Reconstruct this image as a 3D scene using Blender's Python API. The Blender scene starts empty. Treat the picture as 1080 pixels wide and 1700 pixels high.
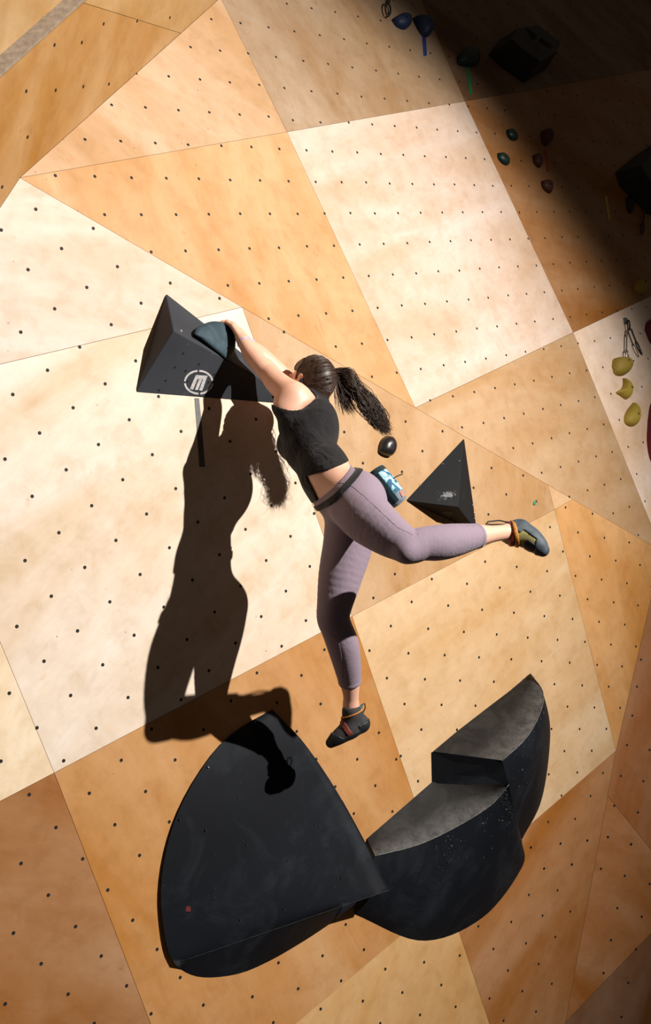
import bpy, bmesh, math, random
import numpy as np
from mathutils import Vector

# ------------------------------------------------------------------ camera
W, H, F = 1080.0, 1700.0, 1710.0            # frame and focal length in pixels

def unit(v):
    v = np.asarray(v, float)
    return v / np.linalg.norm(v)

# the climbing wall (world x-z plane, y = 0) is seen obliquely from its left
_ny = -unit([.618, .058, -.784])
_z = np.array([-.10, 1.0, .21]); _z = unit(_z - (_z @ _ny) * _ny)
_x = np.cross(_ny, _z)
if _x[0] < 0: _x = -_x
_a = math.radians(-6)
_x, _z = _x * math.cos(_a) + _z * math.sin(_a), _z * math.cos(_a) - _x * math.sin(_a)
M = np.stack([_x, _ny, _z])
R, U, FW = M[:, 0], M[:, 1], M[:, 2]
CAM = np.array([0, 0, 2.6]) - FW * 4.9
scene = bpy.context.scene
cam_data = bpy.data.cameras.new('camera')
cam_data.sensor_fit = 'VERTICAL'; cam_data.sensor_height = 24.0
cam_data.lens = 24.0 * F / H
cam_data.clip_start = .05
cam = bpy.data.objects.new('camera', cam_data)
scene.collection.objects.link(cam)
from mathutils import Matrix
cam.matrix_world = Matrix(((R[0], U[0], -FW[0], CAM[0]), (R[1], U[1], -FW[1], CAM[1]), (R[2], U[2], -FW[2], CAM[2]), (0, 0, 0, 1)))
scene.camera = cam

# ------------------------------------------------------------------ world, lamp, exposure
world = bpy.data.worlds.new('hall'); scene.world = world
world.use_nodes = True
world.node_tree.nodes['Background'].inputs[0].default_value = (1.0, .80, .62, 1)
world.node_tree.nodes['Background'].inputs[1].default_value = .045
LDIR = unit(R * .73 + U * .505 + FW * -.455)      # towards the lamp
LAMP_AIM = (320, 730)
LAMP_DIST = 8.5
LAMP_POWER = 5800.0
LAMP_CONE = 60.0
LAMP_BLEND = 1.0
scene.view_settings.view_transform = 'Standard'
scene.view_settings.look = 'None'
scene.view_settings.exposure = 0.0
scene.view_settings.gamma = 1.0
scene.view_settings.use_curve_mapping = False

# ------------------------------------------------------------------ projection helpers
def ray(px, py): return R * ((px - W / 2) / F) + U * (-(py - H / 2) / F) + FW
def onp(px, py, pl):                     # point of plane pl = (p0, n) seen at a pixel
    r = ray(px, py); return CAM + r * ((pl[0] - CAM) @ pl[1] / (r @ pl[1]))
def P(px, py, d=0.0):                    # point at distance d off the main wall
    r = ray(px, py); return CAM + r * ((-d - CAM[1]) / r[1])
def rot(v, ax, deg):
    ax = unit(ax); a = math.radians(deg); v = np.asarray(v, float)
    return v * math.cos(a) + np.cross(ax, v) * math.sin(a) + ax * (ax @ v) * (1 - math.cos(a))

lamp_data = bpy.data.lights.new('spot_lamp', 'SPOT')
lamp_data.energy = LAMP_POWER; lamp_data.color = (1.0, .93, .85)
lamp_data.spot_size = math.radians(LAMP_CONE); lamp_data.spot_blend = LAMP_BLEND
lamp_data.shadow_soft_size = .045
lamp = bpy.data.objects.new('spot_lamp', lamp_data); scene.collection.objects.link(lamp)
_aim = P(*LAMP_AIM); lamp.location = Vector(P(540, 850) + LDIR * LAMP_DIST)
lamp.rotation_euler = (Vector(_aim) - lamp.location).to_track_quat('-Z', 'Y').to_euler()

# ------------------------------------------------------------------ object helpers
COL = scene.collection
def tag(o, label=None, cat=None, group=None, kind=None):
    if label: o['label'] = label
    if cat: o['category'] = cat
    if group: o['group'] = group
    if kind: o['kind'] = kind
    return o
def empty(name, loc):
    o = bpy.data.objects.new(name, None); o.location = Vector(loc); o.empty_display_size = .1
    COL.objects.link(o); return o
_world_loc = {}
def wl(o):
    l = Vector(o.location); p = o.parent
    while p: l = l + Vector(p.location); p = p.parent
    return l
def mesh(name, verts, faces, mat, parent=None, smooth=False, origin=None):
    verts = np.asarray(verts, float).reshape(-1, 3)
    o0 = np.asarray(origin if origin is not None else verts.mean(0), float)
    me = bpy.data.meshes.new(name)
    me.from_pydata((verts - o0).tolist(), [], [list(map(int, f)) for f in faces])
    me.materials.append(mat)
    if smooth: me.polygons.foreach_set('use_smooth', [True] * len(me.polygons))
    me.update()
    o = bpy.data.objects.new(name, me)
    COL.objects.link(o)
    if parent:
        o.parent = parent; o.location = Vector(o0) - wl(parent)
    else:
        o.location = Vector(o0)
    return o
def fix_normals(o):
    bm = bmesh.new(); bm.from_mesh(o.data); bmesh.ops.recalc_face_normals(bm, faces=bm.faces[:]); bm.to_mesh(o.data); bm.free()
def bevel(o, w, seg=2, curved=False, ang=25):
    bm = bmesh.new(); bm.from_mesh(o.data)
    bmesh.ops.recalc_face_normals(bm, faces=bm.faces[:])
    ed = [e for e in bm.edges if len(e.link_faces) == 2 and e.calc_face_angle(0) > math.radians(ang)]
    bmesh.ops.bevel(bm, geom=ed, offset=w, segments=seg, profile=.5, affect='EDGES', clamp_overlap=True)
    big = sorted(f.calc_area() for f in bm.faces)[-1] * .15
    for f in bm.faces: f.smooth = curved or f.calc_area() < big
    bm.to_mesh(o.data); bm.free()
    wn = o.modifiers.new('face_weighted', 'WEIGHTED_NORMAL'); wn.weight = 100; wn.keep_sharp = False
def loft(rings, closed_ring=True, caps=True):
    n = len(rings[0]); v = [p for r in rings for p in r]; f = []
    for i in range(len(rings) - 1):
        for j in range(n if closed_ring else n - 1):
            k = (j + 1) % n
            f.append([i * n + j, i * n + k, (i + 1) * n + k, (i + 1) * n + j])
    if caps:
        f.append(list(range(n))[::-1]); f.append([(len(rings) - 1) * n + j for j in range(n)])
    return v, f
def frame_of(t):
    t = unit(t); a = np.array([0, 0, 1.0]) if abs(t[2]) < .9 else np.array([1.0, 0, 0])
    u = unit(np.cross(t, a)); return u, np.cross(t, u)
def tube(pts, rad, n=8, flat=None):
    pts = [np.asarray(p, float) for p in pts]; m = len(pts)
    rad = [rad] * m if np.isscalar(rad) else rad
    rings = []; u = None
    for i in range(m):
        t = unit(pts[min(i + 1, m - 1)] - pts[max(i - 1, 0)])
        if u is None: u, v = frame_of(t)
        else: u = unit(u - (u @ t) * t); v = np.cross(t, u)
        rings.append([pts[i] + rad[i] * (math.cos(2 * math.pi * k / n) * u + math.sin(2 * math.pi * k / n) * v) for k in range(n)])
    return loft(rings)
class Bag:                                 # collects several shapes into one mesh
    def __init__(s): s.v = []; s.f = []
    def add(s, vf):
        b = len(s.v); s.v += [np.asarray(p, float) for p in vf[0]]; s.f += [[i + b for i in f] for f in vf[1]]; return s
    def build(s, name, mat, parent=None, smooth=True): return mesh(name, s.v, s.f, mat, parent, smooth)
def spline(pts, n):                        # Catmull-Rom
    p = [np.asarray(q, float) for q in pts]; p = [2 * p[0] - p[1]] + p + [2 * p[-1] - p[-2]]
    out = []; m = len(p) - 3
    for i in range(n):
        t = i / (n - 1) * m; k = min(int(t), m - 1); t -= k
        a, b, c, d = p[k:k + 4]
        out.append(.5 * ((2 * b) + (c - a) * t + (2 * a - 5 * b + 4 * c - d) * t * t + (3 * b - a - 3 * c + d) * t ** 3))
    return out

# ------------------------------------------------------------------ materials
def new_mat(name):
    m = bpy.data.materials.new(name); m.use_nodes = True
    nt = m.node_tree; return m, nt, nt.nodes['Principled BSDF']
def N(nt, typ, **kw):
    n = nt.nodes.new(typ)
    for k, v in kw.items():
        if k in ('inputs',):
            for a, b in v.items(): n.inputs[a].default_value = b
        else: setattr(n, k, v)
    return n
def ramp(nt, fac, stops):
    r = N(nt, 'ShaderNodeValToRGB'); e = r.color_ramp.elements
    while len(e) < len(stops): e.new(.5)
    for q, (p, c) in zip(e, stops): q.position = p; q.color = (c[0], c[1], c[2], 1) if not np.isscalar(c) else (c, c, c, 1)
    nt.links.new(fac, r.inputs[0]); return r.outputs[0]
def mix(nt, fac, a, b, mode='MIX'):
    m = N(nt, 'ShaderNodeMix', data_type='RGBA', blend_type=mode)
    for sock, val in ((m.inputs[0], fac), (m.inputs[6], a), (m.inputs[7], b)):
        if hasattr(val, 'is_linked'): nt.links.new(val, sock)
        elif np.isscalar(val): sock.default_value = val
        else: sock.default_value = (val[0], val[1], val[2], 1)
    return m.outputs[2]
def noise(nt, vec, scale, detail=4, rough=.55, dist=0.0):
    n = N(nt, 'ShaderNodeTexNoise'); n.inputs['Scale'].default_value = scale; n.inputs['Detail'].default_value = detail
    n.inputs['Roughness'].default_value = rough; n.inputs['Distortion'].default_value = dist
    if vec is not None: nt.links.new(vec, n.inputs['Vector'])
    return n.outputs[0]
def bump(nt, bsdf, h, strength, dist=.002):
    b = N(nt, 'ShaderNodeBump'); b.inputs['Strength'].default_value = strength; b.inputs['Distance'].default_value = dist
    nt.links.new(h, b.inputs['Height']); nt.links.new(b.outputs[0], bsdf.inputs['Normal'])

def plywood():
    m, nt, bs = new_mat('birch_plywood'); L = nt.links.new
    tc = N(nt, 'ShaderNodeTexCoord'); oi = N(nt, 'ShaderNodeObjectInfo')
    rnd = N(nt, 'ShaderNodeMath', operation='MULTIPLY'); L(oi.outputs['Random'], rnd.inputs[0]); rnd.inputs[1].default_value = 6.283
    ro = N(nt, 'ShaderNodeVectorRotate', rotation_type='Y_AXIS'); L(tc.outputs['Object'], ro.inputs['Vector']); L(rnd.outputs[0], ro.inputs['Angle'])
    off = N(nt, 'ShaderNodeVectorMath', operation='SCALE'); off.inputs[0].default_value = (7, 13, 5); L(oi.outputs['Random'], off.inputs['Scale'])
    ad = N(nt, 'ShaderNodeVectorMath', operation='ADD'); L(ro.outputs[0], ad.inputs[0]); L(off.outputs[0], ad.inputs[1])
    v = ad.outputs[0]
    st = N(nt, 'ShaderNodeVectorMath', operation='MULTIPLY'); L(v, st.inputs[0]); st.inputs[1].default_value = (1, 1, .28)
    s = st.outputs[0]
    fig = noise(nt, s, 2.6, 4, .55, .55)                    # cloudy rotary-cut figure
    grain = noise(nt, s, 46, 6, .65, .6)
    fine = noise(nt, v, 420, 2, .5)
    spots = noise(nt, v, 17, 3, .6, .4)
    c = oi.outputs['Color']
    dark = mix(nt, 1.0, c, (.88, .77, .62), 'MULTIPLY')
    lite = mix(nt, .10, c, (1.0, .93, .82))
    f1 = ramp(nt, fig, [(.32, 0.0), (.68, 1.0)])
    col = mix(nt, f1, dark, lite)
    f2 = ramp(nt, grain, [(.3, .0), (.75, 1.0)])
    gm = mix(nt, f2, (.95, .92, .88), (1.04, 1.04, 1.04))
    col = mix(nt, .75, col, gm, 'MULTIPLY')
    mot = noise(nt, v, 9, 5, .65, .3)
    col = mix(nt, 1.0, col, ramp(nt, mot, [(.3, (.90, .86, .80)), (.5, (1, 1, 1)), (.72, (1.06, 1.07, 1.08))]), 'MULTIPLY')
    kn = ramp(nt, noise(nt, s, 5.5, 4, .6, 2.0), [(.66, 0.0), (.76, .55)])
    col = mix(nt, kn, col, mix(nt, 1.0, c, (.86, .62, .42), 'MULTIPLY'))
    red = ramp(nt, spots, [(.66, 0.0), (.78, .5)])
    col = mix(nt, red, col, mix(nt, 1.0, c, (.95, .62, .40), 'MULTIPLY'))
    ch = ramp(nt, noise(nt, v, 2.6, 5, .7, .5), [(.60, 0.0), (.78, .22)])     # chalk smears
    col = mix(nt, ch, col, mix(nt, .45, c, (.74, .62, .50)))
    vo = N(nt, 'ShaderNodeTexVoronoi', feature='F1'); vo.inputs['Scale'].default_value = 9; L(v, vo.inputs['Vector'])
    sp = ramp(nt, vo.outputs['Distance'], [(.022, 1.0), (.05, 0.0)])             # little nicks
    col = mix(nt, mix(nt, 1.0, sp, (.55, .55, .55), 'MULTIPLY'), col, (.22, .11, .05))
    L(col, bs.inputs['Base Color'])
    L(ramp(nt, fig, [(.3, .5), (.7, .38)]), bs.inputs['Roughness'])
    bs.inputs['Specular IOR Level'].default_value = .12
    h = mix(nt, .5, grain, fine); bump(nt, bs, h, .12, .0015)
    return m
def painted(name, col, chalk=(.45, .44, .42), amount=(.62, .82), cmax=.5, rough=.62, scale=5.0, tex=260, bstr=.35, spec=.4):
    m, nt, bs = new_mat(name); L = nt.links.new
    tc = N(nt, 'ShaderNodeTexCoord'); v = tc.outputs['Object']
    a = noise(nt, v, scale, 6, .68, .7); g = noise(nt, v, tex, 2, .5)
    tone = mix(nt, ramp(nt, noise(nt, v, 2.2, 3), [(.35, 0.), (.65, 1.)]), [x * .8 for x in col], [x * 1.2 for x in col])
    c = mix(nt, ramp(nt, a, [(amount[0], 0.0), (amount[1], cmax)]), tone, chalk)
    vo = N(nt, 'ShaderNodeTexVoronoi', feature='F1'); vo.inputs['Scale'].default_value = 26; L(v, vo.inputs['Vector'])
    sp = ramp(nt, vo.outputs['Distance'], [(.05, .35), (.10, 0.0)])
    c = mix(nt, mix(nt, 1.0, sp, ramp(nt, noise(nt, v, 8, 2), [(.52, 0.0), (.6, 1.0)]), 'MULTIPLY'), c, chalk)
    L(c, bs.inputs['Base Color']); bs.inputs['Roughness'].default_value = rough
    bs.inputs['Specular IOR Level'].default_value = spec
    bump(nt, bs, g, bstr, .001); return m
def add_rim_tone(m, col):  # lighter tone growing towards the rim, broken by noise
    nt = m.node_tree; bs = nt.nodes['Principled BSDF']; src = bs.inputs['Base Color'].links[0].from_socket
    at = N(nt, 'ShaderNodeAttribute', attribute_name='rim_tone'); v = N(nt, 'ShaderNodeTexCoord').outputs['Object']
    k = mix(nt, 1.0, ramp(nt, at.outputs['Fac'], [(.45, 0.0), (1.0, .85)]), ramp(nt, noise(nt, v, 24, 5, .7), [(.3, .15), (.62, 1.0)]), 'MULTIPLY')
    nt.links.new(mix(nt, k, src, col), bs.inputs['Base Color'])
def simple(name, col, rough=.6, var=.25, scale=40, bstr=.2, spec=.4, metal=0.0):
    m, nt, bs = new_mat(name); L = nt.links.new
    v = N(nt, 'ShaderNodeTexCoord').outputs['Object']
    n = noise(nt, v, scale, 4, .6)
    L(mix(nt, ramp(nt, n, [(.3, 0.), (.7, 1.)]), [x * (1 - var) for x in col], [min(1, x * (1 + var)) for x in col]), bs.inputs['Base Color'])
    bs.inputs['Roughness'].default_value = rough; bs.inputs['Specular IOR Level'].default_value = spec; bs.inputs['Metallic'].default_value = metal
    if bstr: bump(nt, bs, noise(nt, v, scale * 6, 2), bstr, .001)
    return m
def cloth(name, col, wave=900, rough=.85, wr=.5, ws=26):
    m, nt, bs = new_mat(name); L = nt.links.new
    v = N(nt, 'ShaderNodeTexCoord').outputs['Object']
    f = noise(nt, v, wave, 2); w = noise(nt, v, ws, 3, .5, .9)
    L(mix(nt, ramp(nt, f, [(.3, 0.), (.7, 1.)]), [x * .78 for x in col], [x * 1.22 for x in col]), bs.inputs['Base Color'])
    bs.inputs['Roughness'].default_value = rough; bs.inputs['Specular IOR Level'].default_value = .2
    bs.inputs['Sheen Weight'].default_value = .15
    b1 = N(nt, 'ShaderNodeBump'); b1.inputs['Strength'].default_value = wr; b1.inputs['Distance'].default_value = .006 if ws > 20 else .016; L(w, b1.inputs['Height'])
    b2 = N(nt, 'ShaderNodeBump'); b2.inputs['Strength'].default_value = .25; b2.inputs['Distance'].default_value = .0008; L(f, b2.inputs['Height'])
    L(b1.outputs[0], b2.inputs['Normal']); L(b2.outputs[0], bs.inputs['Normal']); return m
def skin_mat():
    m, nt, bs = new_mat('skin'); L = nt.links.new
    v = N(nt, 'ShaderNodeTexCoord').outputs['Object']
    L(mix(nt, ramp(nt, noise(nt, v, 14, 4), [(.35, 0.), (.65, 1.)]), (.74, .415, .295), (.80, .47, .345)), bs.inputs['Base Color'])
    bs.inputs['Roughness'].default_value = .48; bs.inputs['Subsurface Weight'].default_value = .12
    bs.inputs['Subsurface Radius'].default_value = (.01, .004, .002); bs.inputs['Subsurface Scale'].default_value = .5
    bump(nt, bs, noise(nt, v, 300, 2), .08, .0006); return m

PLY = plywood()
M_BACK = simple('backing_board', (.10, .06, .03), .8)
M_HOLE = simple('dark_recess', (.006, .005, .005), .7, bstr=0)
M_RIM = simple('steel_insert', (.10, .085, .07), .45, metal=.6, bstr=0)
M_STEEL = simple('worn_steel', (.35, .34, .33), .35, metal=.9, bstr=.05)
M_DARKSTEEL = simple('dark_steel', (.05, .048, .05), .4, metal=.7, bstr=.05)
M_GREYVOL = painted('charcoal_grip_paint', (.036, .040, .049), (.22, .22, .22), (.60, .85), .35, .7, 7, 240, .4, .2)
M_BLKVOL = painted('black_grip_paint', (.0048, .0064, .0100), (.050, .064, .078), (.50, .84), .36, .68, 3.0, 260, .35, .16)
M_BLKTOP = painted('black_paint_greyed', (.0065, .0062, .0062), (.085, .080, .076), (.46, .82), .42, .75, 6, 220, .6)
add_rim_tone(M_BLKTOP, (.125, .122, .12))
M_CHALK = simple('chalk_worn_edge', (.26, .27, .29), .8, .5, 60, .5)
M_CHALK2 = simple('rubbed_chalk', (.16, .165, .17), .85, .6, 60, .4)
M_CHALK3 = simple('faint_chalk', (.022, .027, .031), .85, .6, 60, .4)
M_WHITE = simple('white_stencil_paint', (.55, .55, .56), .6, .25, 90)

# ------------------------------------------------------------------ the wall: planes
PLA = (np.zeros(3), np.array([0, -1.0, 0]))                                  # main lower plane
_L1a, _L1b = P(33, 295), P(1098, 915)
_nb = rot(PLA[1], _L1b - _L1a, 12.2)
if _nb[2] < 0: _nb = rot(PLA[1], _L1b - _L1a, -12.2)
PLB = (_L1a, _nb)                                                             # upper plane, laid back
_ua, _ub = onp(33, 295, PLB), onp(771, 168, PLB)
_nd = rot(_nb, _ub - _ua, 9.0)
if _nd[2] < _nb[2]: _nd = rot(_nb, _ub - _ua, -9.0)
PLD = (_ua, _nd)                                                              # top band
def plane3(a, b, c):
    n = unit(np.cross(b - a, c - a)); return (a, n if n[1] < 0 else -n)
PLL = plane3(onp(33, 295, PLD), onp(366, -4, PLD), P(0, 345))                 # left return
_ra, _rb = P(1098, 915), P(934, 1710)
_nz = rot(PLA[1], _rb - _ra, 24)
if _nz[0] > 0: _nz = rot(PLA[1], _rb - _ra, -24)
PLZ = (_ra, _nz)                                                              # right return, turned to the left
PLC = (onp(139, 5, PLL) + np.array([0, .09, 0]), PLL[1])                      # set back beyond the gap

# panels: name, plane, outline in the photograph, colour of the sheet (*_dark: shade mixed in)
PANELS = [
 ('corner', PLC, [(-150, 258), (-150, -150), (304, -150)], (0.424, 0.268, 0.114)),
 ('left_low', PLL, [(-150, 265), (139, 5), (300, 55), (33, 295), (0, 345), (-150, 572)], (0.383, 0.207, 0.057)),
 ('left_high', PLL, [(139, 5), (312, -150), (530, -150), (366, -4), (300, 55)], (0.391, 0.231, 0.077)),
 ('wedge_light', PLD, [(33, 295), (366, -4), (476, 219)], (0.530, 0.372, 0.245)),
 ('top_tan', PLD, [(366, -4), (530, -150), (634, -150), (771, 168), (476, 219)], (0.331, 0.228, 0.143)),
 ('big_triangle', PLB, [(33, 295), (476, 219), (689, 677), (402, 510)], (0.530, 0.312, 0.145)),
 ('pale_square', PLB, [(476, 219), (771, 168), (951, 552), (689, 677)], (0.605, 0.488, 0.430)),
 ('top_dark', PLD, [(771, 168), (634, -150), (1300, -150), (1300, 77)], (0.150, 0.066, 0.022)),  # dark stain, deepened further in place of the shade up here
 ('right_dark', PLB, [(771, 168), (1300, 77), (1300, 388), (951, 552)], (0.321, 0.141, 0.035)),  # dark stain, also deepened for the shade in this corner
 ('middle_tan', PLB, [(689, 677), (951, 552), (1098, 915), (950, 829), (909, 805)], (0.454, 0.301, 0.170)),
 ('pink', PLB, [(951, 552), (1300, 388), (1300, 915), (1098, 915)], (0.800, 0.660, 0.575)),
 ('white_left', PLA, [(33, 295), (402, 510), (-150, 640), (-150, 572), (0, 345)], (0.740, 0.550, 0.495)),
 ('big_cream', PLA, [(402, 510), (584, 1023), (90, 1283), (-150, 702), (-150, 640)], (0.722, 0.645, 0.575)),
 ('left_strip', PLA, [(-150, 702), (90, 1283), (-150, 1409)], (0.772, 0.657, 0.501)),
 ('mid_wedge', PLA, [(402, 510), (689, 677), (909, 805), (920, 846), (584, 1023)], (0.472, 0.301, 0.158)),
 ('small_triangle', PLA, [(909, 805), (950, 829), (920, 846)], (.60, .38, .20)),
 ('orange_low', PLA, [(90, 1283), (584, 1023), (742, 1488), (335, 1830), (300, 1830)], (0.474, 0.237, 0.072)),
 ('brown_low', PLA, [(-150, 1409), (90, 1283), (300, 1830), (-150, 1830)], (0.315, 0.140, 0.040)),
 ('light_right', PLA, [(584, 1023), (920, 846), (1022, 1246), (742, 1488)], (0.620, 0.445, 0.265)),
 ('brown_right', PLA, [(742, 1488), (1022, 1246), (1008, 1321), (938, 1697), (909, 1830), (855, 1830)], (0.370, 0.160, 0.043)),
 ('bottom_tan', PLA, [(742, 1488), (855, 1830), (335, 1830)], (0.582, 0.359, 0.148)),
 ('ridge_strip', PLA, [(920, 846), (950, 829), (1098, 915), (1022, 1246)], (0.581, 0.295, 0.086)),
 ('return_high', PLZ, [(1098, 915), (1300, 930), (1300, 1300), (1141, 1486), (1008, 1321), (1022, 1246)], (0.330, 0.125, 0.030)),
 ('return_wedge', PLZ, [(1008, 1321), (1141, 1486), (938, 1697)], (0.370, 0.150, 0.036)),
 ('return_low', PLZ, [(1141, 1486), (1300, 1682), (1300, 1830), (909, 1830), (938, 1697)], (0.185, 0.070, 0.018)),
 ('return_edge', PLZ, [(1141, 1486), (1300, 1300), (1300, 1682)], (0.330, 0.125, 0.030)),
]
TH = .018
back_v, back_f = [], []
for nm, pl, out, colr in PANELS:
    pts = [onp(x, y, pl) - pl[1] * (TH + .004) for x, y in out]
    pts2 = [p - pl[1] * .03 for p in pts]
    b = len(back_v); n = len(pts); back_v += pts + pts2
    back_f += [list(range(b, b + n)), list(range(b + n, b + 2 * n))[::-1]] + [[b + j, b + n + j, b + n + (j + 1) % n, b + (j + 1) % n] for j in range(n)]
wall = mesh('wall_back', back_v, back_f, M_BACK, origin=(0, 0, 0)); fix_normals(wall)
tag(wall, 'faceted climbing wall of birch plywood panels', kind='structure')

def inset_poly(pts, n, w):
    m = len(pts); c = np.mean(pts, 0); out = []
    area = sum(np.cross(pts[i] - c, pts[(i + 1) % m] - c) for i in range(m))
    s = np.sign(area @ n)
    for i in range(m):
        a, b, d = pts[i - 1], pts[i], pts[(i + 1) % m]
        e1, e2 = unit(b - a), unit(d - b)
        n1, n2 = np.cross(n, e1) * s, np.cross(n, e2) * s
        k = n1 + n2; q = k @ k
        out.append(b + (k * 2 / q * w if q > .05 else n1 * w))
    return out
PANEL_OBJ = []
for nm, pl, out, colr in PANELS:
    pts = inset_poly([onp(x, y, pl) for x, y in out], pl[1], .0009)
    n = len(pts); v = pts + [p - pl[1] * TH for p in pts]
    f = [list(range(n)), list(range(n, 2 * n))[::-1]] + [[j, n + j, n + (j + 1) % n, (j + 1) % n] for j in range(n)]
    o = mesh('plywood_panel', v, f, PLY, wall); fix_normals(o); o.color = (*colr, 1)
    PANEL_OBJ.append((o, pl, np.array(out, float), nm))

# ------------------------------------------------------------------ bolt holes: the lattices seen in the photograph
def Hfit(ij, px):
    ij = np.array(ij, float); px = np.array(px, float); m = px.mean(0); s = px.std(); A = []
    for (i, j), (x, y) in zip(ij, (px - m) / s):
        A.append([i, j, 1, 0, 0, 0, -x * i, -x * j, -x]); A.append([0, 0, 0, i, j, 1, -y * i, -y * j, -y])
    h = np.linalg.svd(np.array(A))[2][-1].reshape(3, 3)
    return np.array([[s, 0, m[0]], [0, s, m[1]], [0, 0, 1]]) @ h
def lattice(pts): return Hfit(list(pts), list(pts.values()))
LA = lattice({(2, 0): (95, 883), (6, 0): (279, 908), (1, 3): (26, 1039), (7, 3): (308, 1063), (2, 6): (61, 1209), (8, 6): (339, 1214), (1, -4 + 1): (65, 717), (5, -3): (252, 754),
              (0, -4): (22, 655), (6, -4): (299, 714), (1, -7): (93, 515), (3, -7): (189, 540), (2, 8): (50, 1321), (6, 8): (242, 1317), (2, 12): (23, 1548), (6, 12): (220, 1526), (2, 14): (7, 1667), (8, 14): (299, 1622), (9, 15): (340, 1667)})
LB = lattice({(0, 0): (158, 292), (3, 0): (329, 297), (7, 0): (523, 302.5), (11, 0): (684, 305.5), (0, 1): (173.5, 355.5), (6, 1): (493.5, 355), (11, 1): (698, 354), (3, 3): (378.5, 474), (7, 3): (570, 462),
              (12, 3): (762, 448), (16, 3): (889.6, 440), (8, 4): (627, 513), (16, 4): (903.5, 484.6), (8, 5): (642, 566), (16, 5): (916.5, 528)})
def e6(d): return lattice({k: (x / 2.16 + 560, y / 2.16 + 860) for k, (x, y) in d.items()})
LE = e6({(0, 0): (266, 299), (3, 0): (633, 343), (6, 0): (937, 373), (-1, 1): (190, 385), (6, 1): (979, 454), (-2, 2): (114, 477), (6, 2): (1021, 530), (-2, 3): (177, 573), (4, 3): (876, 601), (-2, 4): (241, 666), (4, 4): (920, 680),
         (0, -1): (204, 201), (5, -1): (798, 279), (7, -1): (988, 301), (3, -2): (530, 160), (8, -2): (1037, 233)})
LD = lattice({(0, 0): (466, 144), (5, 0): (675, 167), (0, -1): (462, 96), (6, -1): (695, 128), (-1, -2): (400, 39), (5, -2): (645, 78), (1, -3): (474, 5), (5, -3): (630, 33), (2, 0): (562, 156), (3, -1): (587, 113)})
LC = lattice({(0, -1): (141, 231), (4, -1): (365, 243), (6, -1): (462, 248), (2, -2): (241, 179), (5, -2): (398, 190), (3, -3): (279, 127), (6, -3): (429, 141), (4, -4): (315, 78), (5, -4): (365, 84), (5, -5): (352, 33)})
def gen(Hm, rng, parity=False):
    out = []
    for i in range(-rng, rng + 1):
        for j in range(-rng, rng + 1):
            if parity and (i + j) % 2: continue
            p = Hm @ np.array([i, j, 1.0])
            s0 = (Hm @ np.array([0, 0, 1.0]))[2]
            if p[2] * s0 > 0: out.append((p[0] / p[2], p[1] / p[2]))
    return out
HOLES_A, HOLES_B, HOLES_E, HOLES_D, HOLES_C = gen(LA, 40, True), gen(LB, 40), gen(LE, 40), gen(LD, 30), gen(LC, 30)
def z8(l): return [(480 + x / 1.8, 1380 + y / 1.8) for x, y in l]
def zr(l): return [(720 + x / 2.43, 1000 + y / 2.43) for x, y in l]
LIST_L = [(136, 71), (172, 40), (228, 35), (282, 29), (43, 151), (92, 150), (138, 144), (181, 140), (46, 227), (3, 310), (90, 75)]
LIST_15 = z8([(722, 48), (809, 37), (890, 28), (761, 112), (844, 100), (715, 190), (800, 176), (662, 270), (755, 253), (838, 239), (610, 352), (706, 334), (795, 315), (652, 416), (745, 397), (696, 477), (783, 456), (736, 538), (640, 565), (564, 285), (598, 500)]) + zr([(682, 688), (631, 780), (569, 873), (459, 887), (390, 988), (509, 973), (618, 960), (444, 1075), (555, 1057)])
LIST_Z = z8([(952, 18), (1021, 40), (930, 112), (1002, 132), (1075, 157), (980, 230), (1053, 255), (960, 325), (1034, 353), (938, 424), (1011, 454), (992, 555)]) + zr([(834, 230), (818, 341), (799, 458), (778, 577), (870, 596), (753, 699), (845, 720), (823, 848), (795, 976), (727, 822), (701, 947)])
LIST_16 = z8([(508, 371), (402, 392), (286, 412), (453, 459), (338, 482), (219, 507), (497, 525), (93, 532), (390, 548), (272, 575)])
LAT = dict(corner=[], left_low=LIST_L, left_high=LIST_L, wedge_light=HOLES_C, top_tan=HOLES_D, top_dark=HOLES_D, big_triangle=HOLES_B, pale_square=HOLES_B,
           right_dark=HOLES_B, middle_tan=HOLES_B, pink=HOLES_B, white_left=HOLES_A, big_cream=HOLES_A, left_strip=HOLES_A, mid_wedge=HOLES_E, small_triangle=HOLES_E,
           orange_low=HOLES_A, brown_low=HOLES_A, light_right=HOLES_E, brown_right=LIST_15, bottom_tan=LIST_16, ridge_strip=HOLES_E,
           return_high=LIST_Z, return_wedge=LIST_Z, return_low=LIST_Z, return_edge=[])
def inside(p, poly):
    x, y = p; c = False; n = len(poly)
    for i in range(n):
        (x1, y1), (x2, y2) = poly[i], poly[i - 1]
        if (y1 > y) != (y2 > y) and x < (x2 - x1) * (y - y1) / (y2 - y1) + x1: c = not c
    return c
rnd = random.Random(4)
def disc_fan(c, n, r, k, lift):
    u, v = frame_of(n); pts = [c + n * lift + r * (math.cos(2 * math.pi * i / k) * u + math.sin(2 * math.pi * i / k) * v) for i in range(k)]
    return pts, [list(range(k))]
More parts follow.
